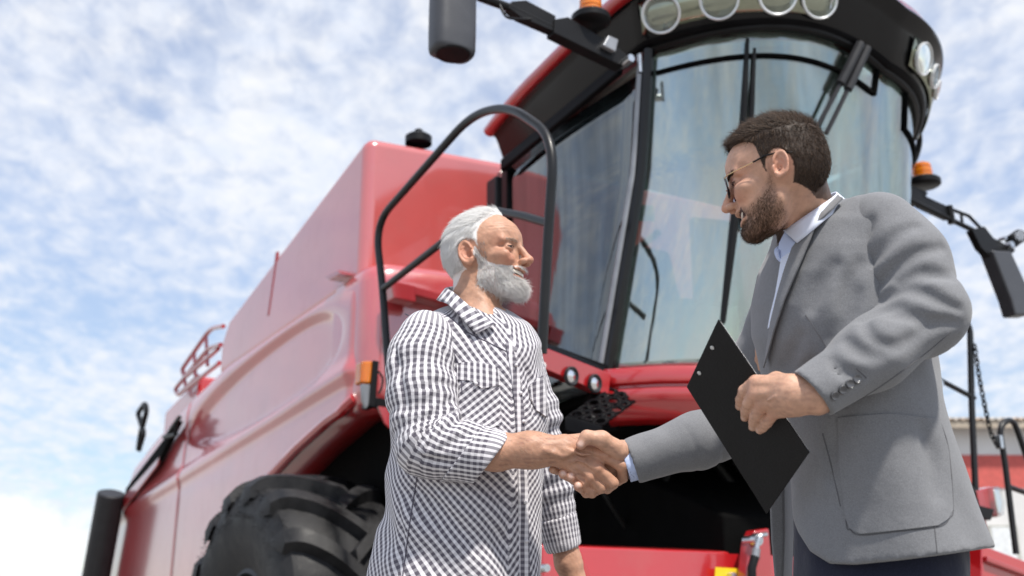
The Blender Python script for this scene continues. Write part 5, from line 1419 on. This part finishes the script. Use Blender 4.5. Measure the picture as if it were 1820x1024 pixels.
# ================================================================ the man in the grey jacket
def visitor():
    rng = np.random.default_rng(23)
    base = to_world(C3(1580, 1060, 2.03)); feet = [(base[0] - .02, base[1] - .10, 0.), (base[0] + .04, base[1] + .13, 0.)]
    P = empty('person', (base[0], base[1], 0))
    tag(P, 'dark haired bearded man in glasses and a grey blazer leaning in to shake hands', 'person')
    o = dict(face=(-.96, .1), nose=(11.2, -3.15), ear=.92, mouth=-6.45, wr=.45, eye=.8, open=1.9, lipc=.15)
    fr = head_frame(C3(1382, 316, 2.0), .965, -1, -.331, -.263, R_(15)); s = fr['s']
    # ---- the hand that shakes
    Wr = C3(1108, 808, 2.405)
    def shake(Q):
        d = smin(cone(Q, C3(1150, 812, 2.41), C3(1106, 808, 2.405), .035, .031), cone(Q, C3(1104, 810, 2.408), C3(1062, 828, 2.428), .029, .030), .015)
        d = smin(d, cone(Q, C3(1098, 822, 2.425), C3(1088, 846, 2.43), .026, .020), .012)
        d = smin(d, chain(Q, (C3(1098, 802, 2.378), C3(1069, 781, 2.358), C3(1043, 777, 2.352), C3(1032, 791, 2.346)), (.024, .0185, .0145, .0112), .008), .012)
        for c, r in (((C3(1058, 838, 2.43), C3(1018, 850, 2.415), C3(1001, 843, 2.366)), (.013, .012, .0108)),
                     ((C3(1064, 846, 2.43), C3(1030, 860, 2.412), C3(1015, 848, 2.357)), (.013, .012, .0108)),
                     ((C3(1070, 850, 2.43), C3(1040, 872, 2.405), C3(1027, 864, 2.355)), (.012, .011, .0105)),
                     ((C3(1050, 832, 2.435), C3(1004, 838, 2.425), C3(983, 835, 2.392)), (.013, .0115, .0095))):
            d = smin(d, chain(Q, c, r, .004), .0025)
        return d
    # ---- the hand on the clipboard
    J = [C3(1343, 680, 1.868), C3(1342, 699, 1.864), C3(1355, 718, 1.862), C3(1376, 733, 1.862)]
    def hold(Q):
        w = [C3(1404, 683, 1.835), C3(1406, 697, 1.830), C3(1410, 710, 1.830), C3(1414, 722, 1.834)]
        d = None
        for a, k, rk in zip(w, J, (.0135, .0135, .013, .012)):
            e = cone(Q, a, k, .0175, rk); d = e if d is None else smin(d, e, .011)
        d = smin(d, cone(Q, C3(1450, 702, 1.83), C3(1405, 702, 1.836), .035, .032), .012)
        for c, r in (((J[0], C3(1323, 695, 1.886), C3(1317, 710, 1.906), C3(1314.5, 722, 1.925)), (.0125, .0108, .0094, .0080)),
                     ((J[1], C3(1331, 717, 1.880), C3(1326, 731, 1.906), C3(1324, 742, 1.926)), (.0128, .0112, .0096, .0082)),
                     ((J[2], C3(1344, 738, 1.880), C3(1340, 750, 1.902), C3(1338, 759, 1.918)), (.0125, .0110, .0094, .0080)),
                     ((J[3], C3(1362, 751, 1.876), C3(1355, 759, 1.894), C3(1350, 764, 1.906)), (.0115, .0102, .0090, .0078))):
            d = smin(d, chain(Q, c, r, .003), .0020)
        d = smin(d, chain(Q, (C3(1402, 686, 1.855), C3(1380, 676, 1.905), C3(1350, 684, 1.948), C3(1325, 700, 1.965)), (.020, .015, .0125, .010), .006), .01)
        for k, a in zip(J, w): d = smin(d, cone(Q, a * .8 + k * .2 - A_([0, 0, .0165]), k - A_([0, 0, .0118]), .002, .0032), .006)
        for pts in (((1398, 712, 1.812), (1380, 705, 1.822), (1364, 712, 1.835)), ((1402, 694, 1.812), (1384, 700, 1.822), (1376, 706, 1.826))):
            d = smin(d, chain(Q, [C3(*p) for p in pts], (.002, .0026, .002), .003), .003)
        for k in J: d = smin(d, ell(Q, k - A_([0, 0, .003]), (.0108, .0108, .0108)), .004)
        return d
    def neck(Q):
        d = cone(Q, C3(1408, 318, 2.02), C3(1440, 415, 2.075), .058, .060)
        d = smin(d, cone(Q, C3(1396, 322, 1.975), C3(1412, 425, 2.03), .010, .008), .025)
        return smin(d, cone(Q, C3(1400, 480, 2.2), C3(1530, 440, 2.03), .05, .05), .05)
    def skin(Q):
        L = fr['to'](Q); d = head_sdf(L, o) * s
        d = smin(d, neck(Q), .018)
        return smin(smin(d, shake(Q), .01), hold(Q), .01) + .0004 * wob(Q, .010)
    v1, q1 = mesh_sdf(skin, A_([.08, -.52, 1.75]), A_([.72, .36, 2.52]), .0024)
    def trunk(Q):
        d = smin(cone(Q, C3(1470, 470, 2.1), C3(1570, 980, 2.03), .085, .10), neck(Q), .04)
        d = smin(d, chain(Q, [C3(1565, 410, 1.99), C3(1648, 560, 1.89), C3(1450, 700, 1.83)], (.045, .04, .032)), .03)
        return smin(d, chain(Q, [C3(1390, 525, 2.4), C3(1335, 750, 2.44), C3(1140, 813, 2.41)], (.045, .04, .033)), .03)
    v2, q2 = mesh_sdf(trunk, A_([.1, -.75, 1.65]), A_([.9, .2, 2.6]), .012)
    V, Q = join_np([(v1, q1), (v2, q2)])
    flush, L = head_attrs(V, fr, o)
    inhead = np.abs(L).max(1) < 14
    flush = np.where(inhead, flush * .8, 0)
    hk = np.minimum.reduce([ln(V - k) for k in J] + [ln(V - C3(x, y, d)) for x, y, d in ((1001, 843, 2.366), (1015, 848, 2.357), (1027, 864, 2.355), (1032, 791, 2.346))])
    flush = np.maximum(flush, .5 * np.exp(-(hk / .012) ** 2) * ~inhead)
    nail = np.zeros(len(V))
    for (x, y, d, r) in ((1001, 841, 2.356, .0062), (1015, 845, 2.346, .0065), (1028, 861, 2.345, .0065), (1032, 789, 2.335, .0072), (1314, 722, 1.918, .005), (1322, 742, 1.918, .005), (1336, 759, 1.91, .005), (1348, 764, 1.90, .005)):
        nail = np.maximum(nail, np.clip(1.4 - ln(V - C3(x, y, d)) / r, 0, .8))
    beard = lambda L: np.minimum.reduce([
        tab(L[:, 0], [(-1, 1.5), (.6, .8), (1.5, -1.6), (3, -3.4), (5, -4.9), (6.5, -5.4), (7.5, -4.7), (8.5, -4.4), (12, -4.5)]) - L[:, 2],
        L[:, 0] - tab(L[:, 2], [(-13, 3.5), (-10.5, 1.6), (-8, -.5), (-6, -.2), (-2, .3), (2, .3)])])
    def lips(L):
        zz = L[:, 2] - .085 * L[:, 1] ** 2
        return (np.abs(zz - o['mouth'] + .05) < 1.35) & (np.abs(L[:, 1]) < 3.1) & (L[:, 0] > 6.7)
    hairf = lambda L: tab(L[:, 2], [(-9, -12), (-6.9, -9), (-6.0, -6.0), (-5.0, -5.0), (-4.0, -3.4), (-3, .4), (-1.5, 1.6), (0, 2.1), (2, 2.6), (3.4, 3.2), (4.4, 3.9), (5.4, 4.8), (6.6, 6.0), (8, 7.6), (9.5, 8.6), (12, 9)]) - L[:, 0]
    hair0 = hairf
    side_ = lambda L: tab(L[:, 2], [(-9, -12), (-6.9, -9), (-6.0, -6.0), (-5.0, -5.0), (-4.0, -3.4), (-3, .4), (-1.5, 1.5), (0, 2.0), (2, 2.2), (4.4, 2.4), (5.6, 2.8), (6.6, 3.8), (7.3, 5.4), (8.2, 7.6), (9.5, 8.6), (12, 9)]) - L[:, 0]
    def hairf(L):
        k = np.clip((np.abs(L[:, 1]) - 2.6) / 2.2, 0, 1); k = k * k * (3 - 2 * k)
        return hair0(L) * (1 - k) + side_(L) * k
    def ear(L): return ((L[:, 0] + 1.3) / 2.5) ** 2 + ((L[:, 2] + .7) / 3.6) ** 2 < 1
    sc = np.where(inhead & (hairf(L) > .4) & ~ear(L) & (L[:, 2] > -5.6), .9, 0)
    bq = np.clip(beard(L) * .38, 0, 1)
    stub = np.maximum(sc, np.where(inhead & ~lips(L) & (L[:, 2] > -12.5), .55 * np.sqrt(bq), 0))
    np_mesh('body', V, Q, skin_mat('light_tan_skin', (.58, .335, .232), (.60, .22, .15), (.050, .030, .020)), P, {'flush': flush, 'vein_shade': np.maximum(o['cr'] * inhead, np.where(~inhead & (V[:, 1] < -.15), np.clip(wob(V, .009, (1, 2, 1)) * .5 - .15, 0, .35), 0)), 'stubble': stub, 'cavity': o['cav'] * inhead, 'nail': nail})
    face_bits(P, fr, o)
    hs = lambda Q: head_sdf(fr['to'](Q), o) * s
    def cap(Q):
        L = fr['to'](Q) * 100
        th = (.22 + .85 * np.clip((L[:, 2] - 3) / 6, 0, 1)) * np.clip(hairf(L) / .8, .15, 1)
        e = ((L[:, 0] + 1.3) / 2.6) ** 2 + ((L[:, 2] + .7) / 3.7) ** 2
        d = smax(hs(Q) - th * .01, -hairf(L) * .01 * s + .003, .006)
        return np.maximum(d, (1 - np.sqrt(e)) * .026) + .0006 * wob(Q, .012)
    cv, cq = mesh_sdf(cap, fr['O'] - .17, fr['O'] + .17, .0032)
    Lc = fr['to'](cv) * 100; out = hs(cv) > .0015
    hm = hair_mat('dark_brown_hair', (.007, .004, .003), (.105, .062, .038), .6)
    comb = lambda L: np.stack([np.where(L[:, 2] > 7, .55, .15), .12 * np.sin(L[:, 0] * 3), np.where(L[:, 2] > 7, .25, -1.0)], -1)
    grow('hair', P, hm, cv, cq, out[cq].all(1) * np.where(Lc[cq[:, 0], 2] > -9, 1.0, 0), 12000, fr, comb, lambda L: np.where(L[:, 2] > 6.5, .021, .008), .00042, rng, base=(cv, cq), f=cap, lift=.62, jitter=.42)
    bm = inhead & (beard(L) > .15) & ~lips(L) & (L[:, 2] > -12.5) & (L[:, 0] > -.2)
    grow('beard', P, hair_mat('brown_beard', (.018, .010, .006), (.16, .085, .045)), V, Q, bm[Q].all(1) * np.clip(beard(L[Q[:, 0]]) * .38, .06, 1.0), 9000, fr, lambda L: np.stack([.15 + 0 * L[:, 0], .0 * L[:, 0], -1 + 0 * L[:, 0]], -1), lambda L: np.where((L[:, 2] < -8) & (L[:, 0] > 3), .009, .0055), .00028, rng, f=skin, lift=.8, jitter=.35)
    for sg in (1, -1):
        eb = inhead & (np.abs(L[:, 2] - 1.85 + .10 * np.abs(np.abs(L[:, 1]) - 3)) < .42) & (L[:, 1] * sg > 1.2) & (L[:, 1] * sg < 5.2) & (L[:, 0] > 5.2)
        grow('eyebrow', P, hm, V, Q, eb[Q].all(1).astype(float), 260, fr, lambda L: np.stack([-.4 + 0 * L[:, 0], np.sign(L[:, 1]), .1 + 0 * L[:, 0]], -1), .008, .00035, rng, f=skin, lift=.4)
    # ---- spectacles
    G = empty('spectacles'); G.parent = P
    loc_ = lambda pts: [Vector(x) - parent_origin(P) for x in to_world(fr['frm'](A_(pts) / 100))]
    for sg in (1, -1):
        th = np.linspace(0, 2 * math.pi, 29)
        ring = [(9.75 - .05 * (2.35 * math.cos(a)) ** 2 - .25 * sg * 0 - .22 * (1 + math.cos(a)), sg * (3.25 + 2.35 * math.cos(a)), -.35 + 2.0 * math.sin(a) - .0) for a in th]
        MB().tube(loc_(ring), .0011, 8, cap=False).build('rim', M['black'], G, smooth=180)
        c = loc_([(9.45, sg * 3.25, -.35)])[0]; r_ = loc_(ring)[:-1]
        MB().add([c] + r_, [(0, i + 1, (i + 1) % 28 + 1) for i in range(28)]).build('lens', M['lensglass'], G, smooth=180, solid=.0012)
        MB().tube(loc_([(9.2, sg * 5.5, .75), (8.7, sg * 6.3, .85), (7.0, sg * 6.9, 1.0), (3.2, sg * 7.35, 1.5)]), .0010, 8).build('temple', M['gold'], G)
        MB().tube(loc_([(3.2, sg * 7.35, 1.5), (.8, sg * 7.75, 1.9), (-1.6, sg * 7.55, 1.9), (-4.2, sg * 7.15, 1.2)]), .0017, 8).build('temple_tip', M['black'], G)
    MB().tube(loc_([(9.7, 1.0, .1), (10.1, 0, .5), (9.7, -1.0, .1)]), .0010, 8).build('bridge', M['gold'], G)

    # ---- jacket
    tl = [(1458, 368, 2.11, .050, .07), (1458, 396, 2.11, .082, .14), (1465, 440, 2.11, .100, .185), (1470, 485, 2.105, .128, .205), (1480, 540, 2.095, .153, .21), (1490, 600, 2.085, .168, .208),
          (1514, 700, 2.065, .160, .20), (1540, 780, 2.045, .154, .195), (1562, 870, 2.025, .160, .20), (1580, 960, 2.005, .172, .212), (1592, 1050, 1.99, .184, .22)]
    hemx = [(1380, 860), (1396, 872), (1403, 905), (1418, 945), (1440, 980), (1475, 1002), (1520, 1004), (1600, 996), (1680, 986), (1760, 974), (1800, 970)]
    def body_raw(Q): return estack(Q, tl)[0]
    def body(Q):
        d, ang = estack(Q, tl)
        d = smin(d, cone(Q, C3(1545, 408, 2.0), C3(1410, 500, 2.36), .066, .066), .05)
        px = 910 + FPX * Q[:, 0] / Q[:, 2]; py = 512 - FPX * Q[:, 1] / Q[:, 2]
        x, y = Q[:, 0], Q[:, 1]
        f = .004 * np.sin((x * .9 + y * .5) / .028 + wob(Q, .2)) * np.exp(-((py - 640) / 70) ** 2)             # pull at the waist button
        f = f + .0018 * np.sin((x * 1.0 - y * .55) / .040 + 1.2 * wob(Q, .25)) * np.exp(-((py - 560) / 90) ** 2) * (px > 1440)
        f = f + .006 * np.sin(ang * 5 + y * 4 + wob(Q, .3)) * np.clip((py - 760) / 200, 0, 1)
        d = d + f + .0018 * wob(Q, .09)
        d = np.where(py > 845, np.maximum(d, -(d + .022)), d)
        hx = np.interp(px, [h[0] for h in hemx], [h[1] for h in hemx])
        if jl: d = carve(d, Q, jl, .0075, .026)
        return smax(d, (py - hx) * Q[:, 2] / FPX * .8, .004)
    jl = []
    jl = creases(body, [[(1520, 520), (1505, 560), (1478, 604)], [(1482, 470), (1458, 500), (1440, 545)], [(1400, 668), (1440, 655), (1480, 662)], [(1530, 470), (1510, 500), (1500, 540)], [(1420, 600), (1400, 640), (1385, 660)], [(1500, 742), (1480, 800), (1475, 850)], [(1640, 760), (1660, 820), (1664, 880)]], 1.6, 2.4)
    jv, jq = mesh_sdf(body, A_([.30, -.62, 1.70]), A_([1.0, .24, 2.45]), .0062)
    Jk = np_mesh('jacket', jv, jq, M['wool'], P)
    def sleeve(pts, rs, cutc, cutn, holer, foldc, h=.0046, cl=()):
        cp = [C3(*p) for p in pts]
        lines = creases(lambda Q: chain(Q, cp, rs, .045), cl, 1.5, 2.6)
        def f(Q):
            T, Ag = polyline_uv(Q, cp)
            d = chain(Q, cp, rs, .045)
            for (tc, wd, am, per, tw, sh) in foldc:
                ph = (T - tc) / per * 6.283 + tw * np.sin(Ag + sh) + 1.2 * wob(Q, .15)
                w_ = 1.35 * np.exp(-(np.sin(ph / 2) / .34) ** 2) - .45
                d = d + am * w_ * np.exp(-((T - tc) / wd) ** 2) * (.55 + .45 * np.cos(Ag - 1.2))
            d = d + .0022 * wob(Q, .06)
            d = carve(d, Q, lines, .0095, .018)
            d = smax(d, plane(Q, cutc, cutn), .004)
            return smax(d, -cone(Q, cp[-2] * .3 + cp[-1] * .7, cp[-1] + (cp[-1] - cp[-2]) * .6, holer, holer), .003)
        v, q = mesh_sdf(f, np.min(cp, 0) - .13, np.max(cp, 0) + .13, h)
        np_mesh('sleeve', v, q, M['wool'], Jk)
        return f, cp
    ns, ncp = sleeve([(1562, 404, 1.985), (1606, 462, 1.945), (1646, 558, 1.89), (1556, 626, 1.855), (1430, 708, 1.828)], [.066, .069, .063, .055, .048], C3(1444, 700, 1.828), (-.78, -.62, -.05), .039,
           [(.17, .05, .003, .072, 2.2, .5)], cl=[[(1566, 534), (1605, 513), (1641, 519), (1677, 537), (1704, 549)], [(1565, 505), (1594, 475), (1634, 449), (1676, 440)], [(1526, 487), (1555, 453), (1598, 413), (1630, 400)], [(1537, 574), (1555, 603), (1591, 615), (1630, 597)], [(1531, 566), (1569, 548), (1600, 545)], [(1640, 585), (1672, 574), (1700, 575)], [(1508, 452), (1533, 417), (1548, 390)], [(1504, 605), (1533, 626), (1566, 634)], [(1580, 560), (1620, 560), (1656, 572)], [(1480, 640), (1500, 660), (1530, 668)], [(1600, 500), (1640, 484), (1690, 492)]])
    sleeve([(1392, 528, 2.42), (1350, 650, 2.46), (1335, 752, 2.445), (1240, 783, 2.425), (1108, 823, 2.405)], [.064, .062, .060, .055, .051], C3(1122, 820, 2.405), (-.94, -.34, 0), .042,
           [(.32, .06, .005, .05, 1.5, 0), (.20, .06, .005, .06, 1.5, 0), (.42, .06, .003, .06, 1.5, 0)])
    # shirt cuff
    def cuff(Q):
        a, b = C3(1170, 806, 2.415), C3(1080, 832, 2.40); d = cone(Q, a, b, .046, .043)
        d = smax(smax(d, plane(Q, C3(1107, 817, 2.405), (-.95, -.31, 0)), .002), -plane(Q, C3(1135, 815, 2.405), (-.95, -.31, 0)), .002)
        return smax(d, -cone(Q, a, b, .0425, .0395), .002)
    v, q = mesh_sdf(cuff, C3(1160, 880, 2.35) * [0, 1, 1] + A_([.2, 0, -.03]), A_([.34, -.30, 2.50]), .0026)
    SH = np_mesh('shirt', v, q, M['shirt_shaded'], P)
    # trousers' upper part under the open jacket, then the legs
    def tr(Q):
        d = estack(Q, [(1545, 815, 2.06, .145, .15), (1556, 900, 2.05, .152, .165), (1562, 980, 2.03, .155, .175), (1566, 1075, 2.02, .158, .175)])[0]
        return d + .004 * wob(Q, .08, (1, .5, 1))
    v, q = mesh_sdf(tr, A_([.42, -.66, 1.75]), A_([.92, -.30, 2.35]), .008)
    TR = np_mesh('trousers', v, q, M['navy'], P)
    # far front panel hanging open
    fp = MB(); pts = [(1366, 860), (1394, 850), (1395, 950), (1392, 1050), (1378, 1050), (1370, 960)]
    W3 = lambda x, y, d: W(x, y, d) - Vector(parent_origin(P))
    fp.slab([W3(x, y, 2.20) for x, y in pts], list(W3(x, y, 2.32) - W3(x, y, 2.20) + Vector((.02, 0, 0)) for x, y in pts)); fp.build('front_panel', M['wool'], Jk, bevel=.006)
    # lapel, collar, shirt front laid over the chest
    def lay(name, rows, off, th, mat, n=12, m=16, par=Jk, f=body, d0=1.7, d1=2.4):
        p, F, N, G_ = patch(f, rows, d0, d1, off, n, m)
        q_, FF = slabify(p, F, N, n, m, th)
        return np_mesh(name, q_, FF, mat, par, smooth=45)
    lay('shirt_front', [[(1392, 452), (1432, 398)], [(1386, 490), (1418, 462)], [(1380, 525), (1400, 505)], [(1371, 560), (1384, 548)], [(1367, 584), (1372, 580)]], .0035, .003, M['shirtwhite'], par=SH)
    lay('lapel', [[(1437, 386), (1456, 404)], [(1414, 436), (1440, 446)], [(1398, 480), (1420, 492)], [(1385, 525), (1400, 540)], [(1373, 575), (1383, 592)], [(1364, 635), (1367, 652)]], np.tile(np.linspace(.006, .013, 12), (20, 1)), .0035, M['wool'], 12, 20)
    lay('jacket_collar', [[(1484, 350), (1503, 362)], [(1462, 368), (1482, 382)], [(1444, 384), (1462, 398)], [(1436, 392), (1455, 404)]], np.tile(np.linspace(.009, .014, 12), (14, 1)), .004, M['wool'], 12, 14)
    # shirt collar
    rows = [[(1394, 410, 2.02), (1420, 393, 1.99), (1452, 371, 1.985), (1482, 349, 2.03), (1480, 344, 2.12), (1440, 366, 2.20), (1402, 402, 2.14)],
            [(1418, 432, 1.985), (1438, 416, 1.965), (1466, 392, 1.965), (1500, 366, 2.02), (1496, 358, 2.13), (1446, 386, 2.23), (1398, 432, 2.15)]]
    v, f, ij = strip_loft('collar', rows, None, None, 8); np_mesh('collar', v, f, M['shirtwhite'], SH, solid=.003)
    rows = [[(1396, 411, 2.015), (1404, 420, 2.01), (1418, 432, 1.995)], [(1386, 432, 2.035), (1396, 442, 2.02), (1412, 450, 2.0)], [(1383, 455, 2.045), (1390, 464, 2.03), (1404, 468, 2.01)]]
    v, f, ij = strip_loft('collar_stand', rows, None, None, 6); np_mesh('collar_stand', v, f, M['shirt_shaded'], SH, solid=.002)
    rows = [[(1394, 436, 2.06), (1382, 438, 2.05), (1376, 446, 2.045), (1380, 460, 2.04), (1392, 470, 2.03)], [(1396, 442, 2.045), (1388, 442, 2.035), (1383, 448, 2.03), (1385, 458, 2.03), (1394, 466, 2.02)]]
    v, f, ij = strip_loft('collar_edge', rows, None, None, 6); np_mesh('collar_edge', v, f, M['shirt_shaded'], SH, solid=.003)
    # patch pocket and seams
    lay('patch_pocket', [[(1488, 742), (1580, 735), (1668, 745)], [(1492, 800), (1590, 800), (1684, 800)], [(1498, 870), (1590, 870), (1690, 870)], [(1503, 920), (1590, 920), (1692, 905)], [(1512, 940), (1595, 938), (1684, 922)], [(1530, 949), (1600, 942), (1666, 934)]], .003, .003, M['wool'], 20, 24)
    def seam(pts, f=body, r=.0010, par=Jk, d0=1.65, d1=2.4, nm='seam'):
        g = trace(f, A_([list(c) for c in curve([Vector((x, y, 0)) for x, y in pts], 10)])[:, :2], d0, d1); N = grad(f, g, .004)
        w = to_world(g + N * .0002) - A_(list(parent_origin(P))); MB().tube([Vector(x) for x in w], r, 6).build(nm, M['seamgrey'], par)
    M['seamgrey'] = simple('grey_wool_seam', (.095, .095, .102), .9)
    seam([(1462, 770), (1478, 830), (1494, 900)]); seam([(1432, 560), (1470, 620), (1482, 660)], r=.0008)
    seam([(1490, 745), (1503, 920), (1512, 942), (1532, 951), (1600, 944), (1668, 936), (1688, 920), (1694, 900), (1686, 800), (1670, 747)], r=.0011)
    seam([(1660, 930), (1666, 985)], r=.0008)
    seam([(1484, 735), (1560, 690), (1640, 632), (1690, 590)], f=ns, r=.0010, d0=1.6)
    seam([(1522, 655), (1540, 672)], f=ns, r=.0009, d0=1.6)
    for x, y in ((1482, 703), (1496, 692), (1509, 683), (1523, 675)):
        p = trace(ns, [(x, y)], 1.6, 2.2)[0]; N = grad(ns, p[None], .004)[0]
        c = Vector(to_world(p + N * .001) - A_(list(parent_origin(P)))); ax = Vector(N @ CAMR)
        MB().lathe(c, ax, [(0, .0078), (.003, .0078), (.0042, .0066), (.0032, .0052), (.0030, .0)], 18).build('cuff_button', M['button'], Jk)
    hips = [(base[0] - .02, base[1] - .05, .80), (base[0] + .03, base[1] + .10, .80)]
    ground_legs(P, o, 'trouser_legs', M['navy'], M['leather'], hips, feet)

    # ---- clipboard (its own thing, held in the hand)
    T0, Rr, Lf, Bt = W(1276, 568, 1.90), W(1438, 805, 1.88), W(1220, 688, 2.00), W(1362, 914, 1.985)
    o3 = (T0 + Rr + Lf + Bt) / 4
    cb = empty('clipboard', o3); tag(cb, 'black clipboard folder held tilted in the hand of the man in the blazer', 'clipboard')
    nr = (Rr - T0).cross(Lf - T0).normalized()
    if nr.dot(FWD) > 0: nr = -nr
    q4 = [p - o3 for p in (T0, Rr, Bt, Lf)]
    MB().slab(q4, -nr * .004).build('board', M['board'], cb, bevel=.0012)
    ctr = sum(q4, Vector()) / 4
    MB().slab([p * .965 + nr * .0008 - nr * .0062 for p in q4], -nr * .002).build('paper', M['white'], cb)
    for x, y in ((1266, 618), (1243, 663)):
        a = ray(x, y); t = (T0 - CAM).dot(nr) / a.dot(nr); c = CAM + a * t - o3
        MB().lathe(c, nr, [(0, .0042), (.0012, .004), (.002, .0024), (.0022, 0)], 14).build('rivet', M['steel'], cb)
    # spring clip on the far face, at the short top edge
    m0, m1 = q4[0].lerp(q4[3], .25), q4[0].lerp(q4[3], .75); dn = (q4[1] - q4[0]).normalized()
    MB().slab([m0 + dn * .004 - nr * .009, m1 + dn * .004 - nr * .009, m1 + dn * .035 - nr * .009, m0 + dn * .035 - nr * .009], -nr * .006).build('spring_clip', M['steel'], cb, bevel=.002)
visitor()
